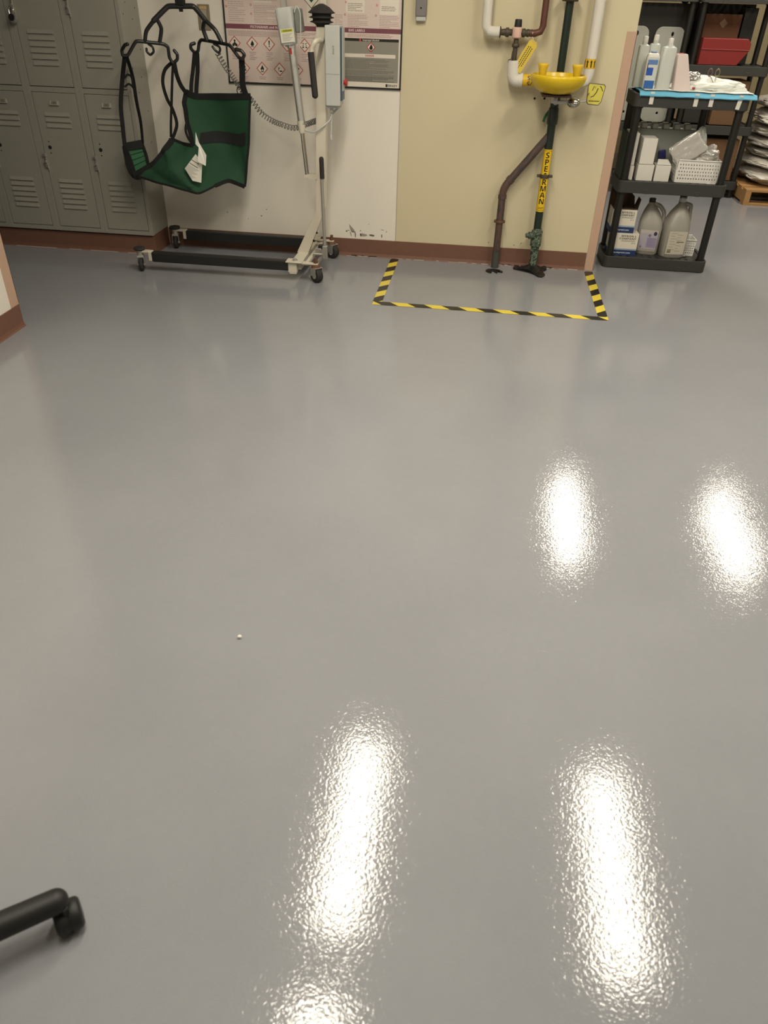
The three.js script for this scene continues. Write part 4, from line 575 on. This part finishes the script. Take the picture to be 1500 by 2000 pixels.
// ---------------------------------------------------------------- hazard tape on the floor
function tape(label, cx, cz, L, turn, tex) { const g = new THREE.BoxGeometry(L, 0.0006, 0.05); const m = single('floor_tape', g, std(0xf4f4f4, 0.35, 0, { map: tex }), label, 'tape', 'hazard tape on the floor'); m.position.set(cx, 0.0005, cz); m.rotation.y = turn; return m; }
{ // stripes are diagonal bars about 75 mm apart along each strip
  const stripes = (L, pitch, slant) => canvas(2048, 128, (x) => { const k = 2048 / L; x.fillStyle = '#e6d048'; x.fillRect(0, 0, 2048, 128); x.fillStyle = '#1b1812'; for (let u = -pitch * 2; u < L + pitch * 2; u += pitch) { x.beginPath(); x.moveTo(u * k, 0); x.lineTo((u + pitch / 2) * k, 0); x.lineTo((u + pitch / 2 + slant) * k, 128); x.lineTo((u + slant) * k, 128); x.fill(); } });
  tape('striped hazard tape on the floor running out from the white and yellow wall seam', -0.496, 0.429, 0.82, Math.PI / 2, stripes(0.82, 0.18, 0.05));
  tape('striped hazard tape on the floor running out from the pink corner guard', 0.686, 0.437, 0.82, Math.PI / 2, stripes(0.82, 0.18, 0.05));
  const f = tape('long striped hazard tape on the floor parallel to the yellow wall', 0.092, 0.835, 1.222, 0.0, stripes(1.222, 0.1815, 0.05)); f.position.y = 0.0012;
}
single('floor_pellet', crumple(0.0095, 0.008, 0.009, 3.3, 0.25, 2, 2).translate(-0.501, 0.004, 3.35), M.carton, 'tiny white pellet lying on the open grey floor', 'debris');
for (const [x, z, a, l] of [[0.33, 3.07, 0.3, 'short pale scratch on the grey floor, ahead of the other two'], [0.265, 3.28, 0.2, 'short pale fleck on the grey floor between two scratches'], [0.285, 3.55, 0.7, 'short pale scratch on the grey floor close to the ceiling light glare']]) { const m = single('floor_fleck', rb(-0.007, 0.007, 0, 0.0005, -0.0007, 0.0007, 0.0002, 1), M.caulk, l, 'debris'); m.position.set(x, 0, z); m.rotation.y = a; }

// ---------------------------------------------------------------- plastic shelving
function deck(x0, x1, z0, z1, y) {          // moulded shelf: rounded lip all round and a pierced deck
  const holes = [], W = x1 - x0, D = z1 - z0;
  for (let i = 0; i < 12; i++) for (let j = 0; j < 6; j++) { if (i % 4 === 3) continue; const hx = x0 + 0.05 + i * (W - 0.1) / 11.6, hz = z0 + 0.035 + j * (D - 0.07) / 5.6; holes.push(rectPts(hx, hx + 0.019, -hz - 0.022, -hz)); }
  const d = plate(roundRect(x0 + 0.006, x1 - 0.006, -z1 + 0.006, -z0 - 0.006, 0.025), 0.006, 0, holes); d.rotateX(-Math.PI / 2); d.translate(0, y - 0.012, 0);
  const ring = plate(roundRect(x0, x1, -z1, -z0, 0.03), 0.06, 0.0025, [roundRect(x0 + 0.012, x1 - 0.012, -z1 + 0.012, -z0 - 0.012, 0.022).reverse()]); ring.rotateX(-Math.PI / 2); ring.translate(0, y - 0.0625, 0);
  const clips = [0.25, 0.72].map((f) => rb(x0 + W * f, x0 + W * f + 0.03, y - 0.066, y - 0.04, z1 - 0.012, z1 + 0.004, 0.002, 1));
  return [d, ring, ...clips];
}
function rackUnit(label, x0, x1, zf, depth, levels, top, group, rear = [x0 + 0.033, x1 - 0.033]) {
  const t = thing('plastic_rack', label, 'shelf', group), z0 = zf - depth;
  for (const y of levels) part('shelf', deck(x0, x1, z0, zf, y), M.rack, t, 'dark grey moulded plastic shelf');
  for (const [px, pz] of [[x0 + 0.033, zf - 0.033], [x1 - 0.033, zf - 0.033], ...rear.map((x) => [x, z0 + 0.02])]) part('post', [rod([px, 0.005, pz], [px, top, pz], 0.0215, 0.0215, 22), ...levels.map((y) => rod([px, y - 0.072, pz], [px, Math.min(y + 0.004, top), pz], 0.027, 0.027, 22))], M.rackPost, t);
  return t;
}
rackUnit('black plastic shelving unit beside the pink corner guard', 0.782, 1.39, -0.088, 0.305, [0.068, 0.497, 0.938], 0.93, undefined, [0.815, 1.235]);
rackUnit('black plastic rack holding the red bin and cardboard boxes', 1.505, 2.125, -2.33, 0.36, [0.13, 0.54, 0.955, 1.42, 1.85], 1.9, 'racks in the storage area');
rackUnit('black plastic rack holding the two grey boards', 0.86, 1.485, -2.33, 0.36, [0.13, 0.54, 1.42, 1.85], 1.9, 'racks in the storage area');

// bottom shelf goods
const boxTex = canvas(512, 512, (x) => { x.fillStyle = '#d9d2c2'; x.fillRect(0, 0, 512, 512); x.fillStyle = '#8fa3b5'; x.fillRect(0, 350, 512, 40); x.fillStyle = '#1c3260'; x.fillRect(0, 384, 512, 128); x.fillStyle = '#1e1d1b'; x.font = 'bold 62px sans-serif'; x.textAlign = 'right'; x.fillText('MYRON L', 470, 82); x.fillText('COMPANY', 470, 140); x.fillStyle = '#6d6a62'; x.fillRect(210, 158, 260, 8); x.fillRect(210, 176, 240, 8); x.font = 'bold 34px sans-serif'; x.fillText('ph/6', 470, 230); x.fillStyle = '#dfe3ea'; x.font = 'bold 44px sans-serif'; x.textAlign = 'left'; x.fillText('www.myronl.com', 40, 462); });
const boxBlank = std(lin(0.70, 0.66, 0.57), 0.7);
function printedBox(label, x0, x1, y0, y1, z0, z1) {
  const t = thing('solution_box', label, 'box', 'instrument boxes on the low shelf'); part('carton', rb(x0, x1, y0, y1, z0, z1, 0.002), boxBlank, t);
  part('front_print', new THREE.PlaneGeometry(x1 - x0, y1 - y0).translate((x0 + x1) / 2, (y0 + y1) / 2, z1 + 0.0006), std(0xffffff, 0.6, 0, { map: boxTex }), t, 'white and blue printed front'); part('side_band', bx(x0 - 0.0004, x1 + 0.0006, y0, y0 + 0.26 * (y1 - y0), z0, z1 - 0.001), std(lin(0.012, 0.03, 0.11), 0.6), t); return t;
}
printedBox('closed white and blue instrument box on the bottom shelf, under another', 0.806, 0.974, 0.062, 0.192, -0.275, -0.145);
{ const t = printedBox('white and blue instrument box with open lid, stacked on its twin', 0.762 + 0.03, 0.936, 0.193, 0.325, -0.285, -0.155);
  part('open_flap', [plate([[0.792, 0], [0.936, 0], [0.925, 0.055], [0.9, 0.078], [0.795, 0.078]], 0.002).rotateX(0.15).translate(0, 0.325, -0.283), plate([[0, 0], [0.128, 0], [0.115, 0.06], [0.03, 0.06]], 0.002).rotateY(-Math.PI / 2).rotateZ(-0.18).translate(0.936, 0.325, -0.284)], M.darkCard, t, 'dark brown open flaps'); part('interior', bx(0.796, 0.932, 0.32, 0.3262, -0.28, -0.16), M.darkCard, t); }
function jug(label, x, z, H, W, capMat, lblTex, turn, lean) {
  const t = thing('plastic_jug', label, 'jug', 'gallon jugs on the low shelf'); t.position.set(x, 0.058, z); t.rotation.y = turn;
  part('body', loft([{ y: 0, w: W * 0.88, d: W * 0.88 }, { y: 0.012, w: W, d: W, e: 4 }, { y: H * 0.52, w: W, d: W, e: 4 }, { y: H * 0.62, w: W * 0.94, d: W * 0.94, x: lean * 0.15, e: 3.4 }, { y: H * 0.76, w: W * 0.7, d: W * 0.72, x: lean * 0.5, e: 2.8 }, { y: H * 0.87, w: W * 0.42, d: W * 0.46, x: lean * 0.85, e: 2.3 }, { y: H * 0.92, w: W * 0.27, d: W * 0.27, x: lean, e: 2 }, { y: H * 0.95, w: W * 0.25, d: W * 0.25, x: lean, e: 2 }]), M.jug, t, 'translucent plastic body');
  part('handle', tube([[lean + W * 0.14, H * 0.91, 0], [lean + W * 0.36, H * 0.88, 0], [W * 0.42, H * 0.78, 0], [W * 0.46, H * 0.64, 0], [W * 0.42, H * 0.54, 0]], 0.012, 40), M.jug, t);
  part('cap', [lathe([[0, 0], [0.0195, 0], [0.0195, 0.019], [0.017, 0.021], [0, 0.021]], [lean, H * 0.945, 0], 28)], capMat, t);
  part('label', new THREE.PlaneGeometry(W * 0.74, H * 0.4).translate(0, H * 0.28, W / 2 + 0.0012), std(0xffffff, 0.55, 0, { map: lblTex }), t, 'printed paper label'); return t;
}
jug('translucent jug with black cap and lilac label', 1.052, -0.262, 0.315, 0.142, M.black, canvas(256, 256, (x) => { x.fillStyle = '#aaa3ad'; x.fillRect(0, 0, 256, 256); x.fillStyle = '#b6b0a8'; x.fillRect(0, 0, 256, 40); x.fillStyle = '#9389a3'; x.fillRect(110, 90, 140, 120); x.fillStyle = '#2c2a4a'; x.beginPath(); x.arc(216, 40, 24, 0, 7); x.fill(); x.fillStyle = '#74647c'; x.beginPath(); x.moveTo(140, 44); x.lineTo(164, 66); x.lineTo(140, 88); x.lineTo(116, 66); x.fill(); x.fillStyle = '#7a7484'; for (let i = 0; i < 9; i++) x.fillRect(124, 100 + i * 12, 108 - (i % 3) * 20, 4); x.beginPath(); x.arc(36, 206, 16, 0, 7); x.fill(); x.fillStyle = '#9a958c'; x.fillRect(0, 226, 256, 30); }), -0.15, -0.02);
jug('translucent jug with pale cap and large white label', 1.195, -0.225, 0.335, 0.148, M.paleGrey, canvas(256, 256, (x) => { x.fillStyle = '#bdb6a6'; x.fillRect(0, 0, 256, 256); x.fillStyle = '#8e887b'; for (let i = 0; i < 14; i++) x.fillRect(30 + (i % 2) * 90, 20 + i * 15, 90 - (i % 4) * 14, 5); x.fillStyle = '#4a463f'; x.fillRect(130, 112, 100, 9); x.fillRect(20, 198, 52, 40); x.fillStyle = '#bdb6a6'; for (let i = 0; i < 6; i++) x.fillRect(24 + i * 8, 198, 3, 32); }), 0.1, 0.005);
function basket(label, x0, x1, y, h, z0, z1, mat, nx, ny) {
  const t = thing('perforated_basket', label, 'basket'), g = [], W = x1 - x0, D = z1 - z0;
  const wall = (L, n) => { const hs = []; for (let i = 0; i < n; i++) for (let j = 0; j < ny; j++) { const u = -L / 2 + (i + 1) * L / (n + 1) + (j % 2 ? 0.004 : 0), v = 0.012 + (j + 0.7) * (h - 0.03) / ny; hs.push([[u - 0.0022, v - 0.0045], [u + 0.003, v - 0.003], [u + 0.0022, v + 0.0045], [u - 0.003, v + 0.003]]); } return plate(roundRect(-L / 2, L / 2, 0, h, 0.008), 0.003, 0, hs); };
  g.push(wall(W, nx).translate(0, 0, 0).rotateX(0.06).translate((x0 + x1) / 2, y, z1 - 0.006), wall(W, nx).rotateX(-0.06).translate((x0 + x1) / 2, y, z0), wall(D, Math.round(nx * D / W)).rotateX(0.06).rotateY(Math.PI / 2).translate(x1 - 0.006, y, (z0 + z1) / 2), wall(D, Math.round(nx * D / W)).rotateX(-0.06).rotateY(Math.PI / 2).translate(x0, y, (z0 + z1) / 2), bx(x0, x1, y, y + 0.003, z0, z1));
  part('basket_wall', g, mat, t); part('rim', bent([[x0, y + h, z1 + 0.006], [x1, y + h, z1 + 0.006]].map((p) => p), 0.0035, 0.01), mat, t); part('rim', bent([[x0, y + h, z0 - 0.006], [x1, y + h, z0 - 0.006]], 0.0035, 0.01), mat, t); return t;
}
basket('small white perforated basket at the back of the bottom shelf', 1.268, 1.335, 0.058, 0.1, -0.335, -0.22, M.white, 5, 5);
single('foil_wedge', loft([{ y: 0, w: 0.05, d: 0.05 }, { y: 0.06, w: 0.006, d: 0.03, x: -0.01 }]).translate(1.3, 0.125, -0.3), M.paleGrey, 'grey crumpled wedge sticking out of the small basket', 'packaging');
// middle shelf goods
const BOX = 'white cartons on the middle shelf';
const carton = (label, x0, x1, y0, y1, z0, z1) => single('white_carton', [rb(x0, x1, y0, y1, z0, z1, 0.0025)], M.carton, label, 'box', BOX);
carton('slim white carton beside the rack post, lowest of its stack', 0.81, 0.866, 0.488, 0.565, -0.33, -0.16); carton('slim white carton beside the rack post, topmost of its stack', 0.81, 0.862, 0.567, 0.735, -0.33, -0.165);
carton('squat white carton under the tall one on the middle shelf', 0.886, 0.978, 0.488, 0.575, -0.3, -0.155); carton('tall white carton stacked on a squat one', 0.888, 0.968, 0.577, 0.712, -0.3, -0.16);
carton('small white carton with open flap beside the basket', 0.988, 1.073, 0.488, 0.575, -0.25, -0.158);
single('carton_flap', [plate([[0.99, 0], [1.07, 0], [1.055, 0.05], [1.0, 0.05]], 0.002).rotateX(-1.1).translate(0, 0.577, -0.16)], M.carton, 'loose white flap on top of the small carton', 'flap');
basket('long white perforated basket filled with plastic bags', 1.106, 1.345, 0.488, 0.122, -0.33, -0.155, M.white, 15, 5);
{ const g = crumple(0.175, 0.12, 0.022, 7.1, 0.14, 2.2, 6, 9); single('plastic_bag', moved(g, 1.15, 0.662, -0.19, 0.15, -0.35, 0.62), M.bag, 'large shiny clear plastic bag leaning in the basket', 'bag', 'plastic bags in the basket'); single('plastic_bag', moved(crumple(0.17, 0.07, 0.1, 2.7, 0.25, 2.2, 5), 1.245, 0.625, -0.235), M.bag, 'crumpled clear plastic bag lying low in the basket', 'bag', 'plastic bags in the basket'); single('plastic_bag', moved(crumple(0.05, 0.13, 0.05, 5.5, 0.2, 2.2, 4), 1.232, 0.7, -0.27, 0, 0, 0.25), M.clear, 'narrow upright clear plastic bag behind the large one', 'bag', 'plastic bags in the basket'); single('plastic_bag', moved(crumple(0.05, 0.06, 0.04, 9.5, 0.2, 2.2, 4), 1.3, 0.652, -0.26), M.bag, 'small pale bag standing at the end of the basket', 'bag', 'plastic bags in the basket'); }
{ const t = thing('notched_bin', 'grey green plastic bin with a notched rim behind the cartons', 'bin'); part('bin_body', [loft([{ y: 0.488, w: 0.30, d: 0.09, e: 8 }, { y: 0.745, w: 0.34, d: 0.1, e: 8 }]).translate(1.03, 0, -0.335)], M.binGreen, t); for (let i = 0; i < 5; i++) part('rim_tab', rb(0.885 + i * 0.062, 0.918 + i * 0.062, 0.744, 0.775, -0.36, -0.29, 0.006), M.boardGrey, t); }
single('blue_packet', moved(rb(-0.02, 0.02, -0.025, 0.025, -0.006, 0.006, 0.003), 1.03, 0.615, -0.275, 0.2, 0, 0.2), std(lin(0.02, 0.02, 0.11), 0.5), 'small dark blue packet behind the white cartons', 'packet');
single('green_folder', [rb(0.787, 0.80, 0.488, 0.735, -0.33, -0.13, 0.003)], std(lin(0.012, 0.03, 0.022), 0.5), 'dark green folder standing at the end of the middle shelf', 'folder');
// top shelf goods
{ const t = thing('absorbent_pad', 'blue backed white absorbent pad spread and taped over the top shelf', 'pad');
  const wav = (w, d, nx, nz, f) => { const g = new THREE.PlaneGeometry(w, d, nx, nz); g.rotateX(-Math.PI / 2); const p = g.attributes.position; for (let i = 0; i < p.count; i++) p.setY(i, f(p.getX(i), p.getZ(i))); g.computeVertexNormals(); const h = g.clone(); const ix = h.index.array; for (let i = 0; i < ix.length; i += 3) { const a = ix[i]; ix[i] = ix[i + 1]; ix[i + 1] = a; } h.translate(0, -0.003, 0); h.computeVertexNormals(); return join([g, h]); };
  const fall = (x, z) => 0.002 + 0.004 * (perlin.noise(x * 14, z * 14, 0.3) + 0.4) - (z > 0.142 ? (z - 0.142) * 0.85 : 0);
  part('blue_backing', wav(0.615, 0.33, 60, 34, fall).translate(1.11, 0.946, -0.235), M.blueSheet, t, 'light blue plastic backing');
  part('white_face', wav(0.575, 0.284, 60, 34, (x, z) => 0.007 + 0.004 * (perlin.noise(x * 14, z * 14, 0.3) + 0.4)).translate(1.115, 0.9465, -0.235), M.padWhite, t, 'white absorbent face');
  part('rumpled_fold', moved(crumple(0.37, 0.1, 0.2, 12.3, 0.26, 1.35, 7, 2), 1.185, 0.966, -0.24), M.padWhite, t, 'white rumpled heap of pad');
  for (const [x, s, l] of [[0.87, 0, 0.054], [1.105, 0, 0.056], [1.185, 0, 0.054], [1.335, -0.12, 0.062]]) part('tape_strip', moved(rb(-0.011, 0.011, -l, 0.006, 0, 0.001, 0.0004, 1), x, 0.942, -0.0805, 0, 0, s), M.carton, t, 'white tape strip'); }
{ const t = thing('blue_bottle', 'white bottle with bright blue label panels on the blue pad', 'bottle'); t.position.set(0.853, 0.953, -0.19);
  const bt = canvas(128, 256, (x) => { x.fillStyle = '#c9d0cd'; x.fillRect(0, 0, 128, 256); x.fillStyle = '#5d7fb4'; x.fillRect(0, 20, 128, 40); x.fillStyle = '#2455b0'; x.fillRect(0, 84, 84, 64); x.fillStyle = '#e2c6b0'; x.fillRect(60, 62, 30, 14); x.fillStyle = '#2f62a8'; x.fillRect(0, 190, 128, 66); x.fillStyle = '#1c2440'; x.fillRect(0, 50, 10, 60); });
  part('body', loft([{ y: 0, w: 0.058, d: 0.05 }, { y: 0.006, w: 0.064, d: 0.055 }, { y: 0.15, w: 0.066, d: 0.055, e: 5 }, { y: 0.163, w: 0.058, d: 0.048, e: 4 }, { y: 0.168, w: 0.04, d: 0.036, e: 2.5 }]), M.white, t); part('label', new THREE.PlaneGeometry(0.052, 0.146).translate(0, 0.076, 0.0285), std(0xffffff, 0.5, 0, { map: bt }), t, 'blue and white label'); part('cap', lathe([[0, 0], [0.016, 0], [0.016, 0.008], [0, 0.009]], [0, 0.167, 0], 24), std(lin(0.12, 0.2, 0.42), 0.5), t); }
const clearBottle = (label, x, z, h, w) => { const t = thing('clear_bottle', label, 'bottle', 'clear bottles on the top shelf'); t.position.set(x, 0.953, z); part('body', loft([{ y: 0, w: w * 0.92, d: w * 0.85 }, { y: 0.008, w, d: w * 0.9, e: 5 }, { y: h * 0.84, w, d: w * 0.9, e: 5 }, { y: h * 0.88, w: w * 0.92, d: w * 0.82, e: 4 }, { y: h * 0.905, w: w * 0.5, d: w * 0.5, e: 2 }, { y: h * 0.95, w: 0.028, d: 0.028, e: 2 }]), M.clear, t); part('cap', lathe([[0, 0], [0.014, 0], [0.013, h * 0.12], [0.006, h * 0.13], [0, h * 0.13]], [0, h * 0.94, 0], 24), M.white, t); };
clearBottle('tall frosted bottle with white nozzle between blue labelled bottle and pink carton', 0.932, -0.2, 0.222, 0.074); clearBottle('frosted bottle at the rack end behind the corner guard', 0.81, -0.27, 0.225, 0.056); clearBottle('frosted bottle hidden behind the blue labelled bottle', 0.868, -0.285, 0.232, 0.056);
{ const t = thing('green_ring_bottle', 'bottle with a green collar behind the frosted bottles', 'bottle'); t.position.set(0.95, 0.953, -0.3); part('body', lathe([[0, 0], [0.032, 0], [0.034, 0.01], [0.034, 0.15], [0.02, 0.18], [0, 0.18]], [0, 0, 0], 28), M.clear, t); part('collar', lathe([[0, 0], [0.026, 0], [0.026, 0.02], [0, 0.02]], [0, 0.18, 0], 28), std(lin(0.2, 0.36, 0.25), 0.5), t); part('cap', lathe([[0, 0], [0.014, 0], [0.01, 0.03], [0, 0.032]], [0, 0.2, 0], 20), M.white, t); }
{ const t = thing('tapered_carton', 'pale pink tapered carton standing upright on the blue pad', 'box'); part('carton_body', loft([{ y: 0.951, w: 0.094, d: 0.08, x: 1.035, z: -0.19, e: 12 }, { y: 1.118, w: 0.054, d: 0.06, x: 1.002, z: -0.19, e: 12 }, { y: 1.121, w: 0.05, d: 0.056, x: 1.002, z: -0.19, e: 12 }], 48), std(lin(0.68, 0.58, 0.55), 0.75), t); part('red_edge', rb(0.985, 1.012, 1.118, 1.124, -0.21, -0.175, 0.002), std(lin(0.45, 0.1, 0.08), 0.6), t); }
{ const t = thing('scissors', 'scissors with upright finger rings lying on the white pad', 'scissors'); for (const [x, c] of [[1.172, lin(0.22, 0.13, 0.12)], [1.211, lin(0.26, 0.21, 0.13)]]) part('finger_ring', moved(new THREE.TorusGeometry(0.014, 0.0028, 10, 28).scale(0.8, 1.25, 1), x, 1.04, -0.2), std(c, 0.4, 0.6), t); part('blades', [rod([1.176, 1.025, -0.2], [1.2, 0.985, -0.16], 0.0028), rod([1.208, 1.022, -0.2], [1.196, 0.985, -0.16], 0.0028)], M.steel, t); }
single('foil_pack', moved(crumple(0.075, 0.035, 0.06, 4.4, 0.35, 3, 5), 1.085, 1.02, -0.215), std(lin(0.6, 0.58, 0.56), 0.2, 0.9), 'crumpled silver foil pack beside the pink carton', 'packaging');
single('plastic_plug', [lathe([[0, 0], [0.007, 0], [0.007, 0.01], [0, 0.011]], [1.09, 0.962, -0.14], 18)], std(lin(0.3, 0.03, 0.03), 0.5), 'small dark red plug on the white pad', 'plug');
single('grey_clip', [rb(1.185, 1.212, 0.96, 0.966, -0.13, -0.118, 0.002)], M.paleGrey, 'small grey clip on the white pad front', 'clip');

// ---------------------------------------------------------------- storage area behind
for (const [x0, x1, lbl, tilt] of [[0.965, 1.175, 'tall grey plastic board with grip holes, nearer the corner guard', 0.03], [1.232, 1.445, 'tall grey plastic board with grip holes, nearer the red bin', 0.03]]) {
  const w = (x1 - x0) / 2, g = plate(roundRect(-w, w, 0, 0.645, 0.05, 8), 0.014, 0.004, [circlePts(0.02, 0.6, 0.013, 18).map(([x, y]) => [x, 0.6 + (y - 0.6) * 1.5]), circlePts(0.02, 0.06, 0.013, 18)]);
  single('transfer_board', moved(g, (x0 + x1) / 2, 0.545, -2.4, 0, -0.05), M.boardGrey, lbl, 'board', 'grey boards standing on the rack');
}
single('black_tote', [loft([{ y: 0.542, w: 0.52, d: 0.18, e: 10 }, { y: 1.345, w: 0.59, d: 0.2, e: 10 }]).translate(1.175, 0, -2.54)], M.darkPlastic, 'big black plastic tote behind the grey boards', 'tote');
single('black_case', [rb(1.57, 1.76, 0.543, 0.83, -2.64, -2.39, 0.01)], M.darkPlastic, 'black case on the low shelf beside a cardboard box', 'case');
single('cardboard_box', [rb(1.78, 2.02, 0.543, 0.855, -2.64, -2.36, 0.004)], M.cardboard, 'brown cardboard box on the low rack shelf beside the black case', 'box', 'cardboard boxes on the rack'); 
single('cardboard_box', [rb(1.6, 2.06, 0.133, 0.44, -2.64, -2.36, 0.004)], M.cardboard, 'brown cardboard box on the lowest rack shelf near the floor', 'box', 'cardboard boxes on the rack');
{ const t = thing('cardboard_box', 'tall dark brown cardboard box behind the red bin', 'box', 'cardboard boxes on the rack'); part('carton_body', rb(1.595, 1.87, 0.957, 1.285, -2.67, -2.5, 0.004), std(lin(0.13, 0.06, 0.03), 0.9), t); const g = new THREE.PlaneGeometry(0.045, 0.045); part('diamond_mark', moved(g, 1.74, 1.225, -2.499, 0, 0, Math.PI / 4), std(lin(0.26, 0.17, 0.11), 0.9), t); }
{ const t = thing('red_bin', 'red plastic bin with a tapered end on the rack shelf', 'bin'); part('bin_body', [moved(plate([[0.0, 0], [0.285, 0], [0.355, 0.1], [0.355, 0.14], [0.33, 0.168], [0.0, 0.168]], 0.16, 0.004), 1.583, 0.961, -2.5)], M.redBin, t); part('lid_ridge', rb(1.58, 1.94, 1.055, 1.063, -2.505, -2.332, 0.003), M.redBin, t); }
single('added_dark_sheet', [rb(1.56, 2.0, 0.957, 1.352, -2.688, -2.676, 0.003)], M.darkPlastic, 'added flat dark sheet that darkens the gap behind the dark brown box', 'board');  // dark sheet added to hide the beige wall and keep the gap dark
single('black_box', [rb(1.885, 1.985, 0.957, 1.33, -2.68, -2.52, 0.006)], M.darkPlastic, 'upright black box on the rack shelf behind the red bin', 'box');
{ const t = thing('wooden_pallet', 'wooden pallet on the floor carrying white sacks', 'pallet'); const x0 = 2.14, x1 = 3.15, z0 = -3.1, z1 = -2.1;
  for (let i = 0; i < 7; i++) part('deck_board', rb(x0, x1, 0.1, 0.118, z0 + i * 0.15, z0 + i * 0.15 + 0.1, 0.002), M.wood, t); for (const x of [x0, (x0 + x1) / 2 - 0.02, x1 - 0.045]) part('stringer', rb(x, x + 0.045, 0.016, 0.1, z0, z1, 0.002), M.wood, t); for (const z of [z0, -2.65, z1 - 0.1]) part('bottom_board', rb(x0, x1, 0, 0.016, z, z + 0.1, 0.002), M.wood, t); }
{ const words = ['bottom', 'second', 'third', 'fourth', 'fifth', 'sixth', 'top']; let y = 0.12;
  for (let i = 0; i < 7; i++) { const h = [0.12, 0.075, 0.075, 0.08, 0.09, 0.1, 0.09][i], w = 0.8; single('white_sack', moved(crumple(w, h * 1.2, 0.85, 20 + i * 3.7, 0.13, 1.9, 7, 2.5), [2.59, 2.585, 2.62, 2.6, 2.6, 2.585, 2.63][i], y + h / 2, -2.58 + rnd(-0.03, 0.03), rnd(-0.08, 0.08)), M.sack, `${words[i]} white plastic sack in the stack on the wooden pallet`, 'sack', 'white sacks on the pallet'); y += h * 0.98; } }
single('cardboard_sheet', [moved(rb(-0.02, 0.02, 0, 0.72, -0.4, 0.4, 0.003), 2.2, 0.0, -3.6, 0.1)], M.cardboard, 'brown cardboard sheet standing behind the pallet', 'cardboard');

// ---------------------------------------------------------------- swivel stool, its caster reaching into view
{
  const t = thing('swivel_stool', 'black five-star stool base with caster on the near grey floor', 'stool'), hub = [-0.839, 4.255]; t.position.set(hub[0], 0, hub[1]);
  part('hub', lathe([[0, 0.05], [0.035, 0.05], [0.045, 0.07], [0.045, 0.11], [0.03, 0.13], [0.03, 0.16], [0, 0.16]]), M.stoolBlack, t); part('gas_column', rod([0, 0.15, 0], [0, 0.47, 0], 0.022), M.stoolBlack, t);
  part('seat', lathe([[0, 0.46], [0.15, 0.465], [0.18, 0.485], [0.18, 0.52], [0.165, 0.535], [0, 0.54]]), M.rubber, t);
  for (let k = 0; k < 5; k++) { const a = -0.658 + k * 1.2566, c = Math.cos(a), s = Math.sin(a), E = [c * 0.3, s * 0.3];
    part('spoke', [rod([c * 0.03, 0.092, s * 0.03], [E[0], 0.074, E[1]], 0.025, 0.0215, 24), ball([E[0], 0.074, E[1]], 0.0215)], M.stoolBlack, t);
    const cr = new THREE.Group(); cr.name = 'caster'; t.add(cr); cr.position.set(E[0] + c * 0.008 + 0.006, 0, E[1] + s * 0.008 + 0.004);
    part('caster_stem', rod([-0.008, 0.035, 0], [-0.008, 0.07, 0], 0.006), M.stoolBlack, cr);
    part('caster_wheel', moved(lathe([[0, -0.022], [0.022, -0.022], [0.0265, -0.018], [0.0275, -0.012], [0.0275, -0.0035], [0.025, -0.002], [0.025, 0.002], [0.0275, 0.0035], [0.0275, 0.012], [0.0265, 0.018], [0.022, 0.022], [0, 0.022]], [0, 0, 0], 36), 0, 0.0275, 0, 0, Math.PI / 2), M.stoolBlack, cr);
    cr.rotation.y = Math.atan2(c, s); }
}
renderer.render(scene, camera);
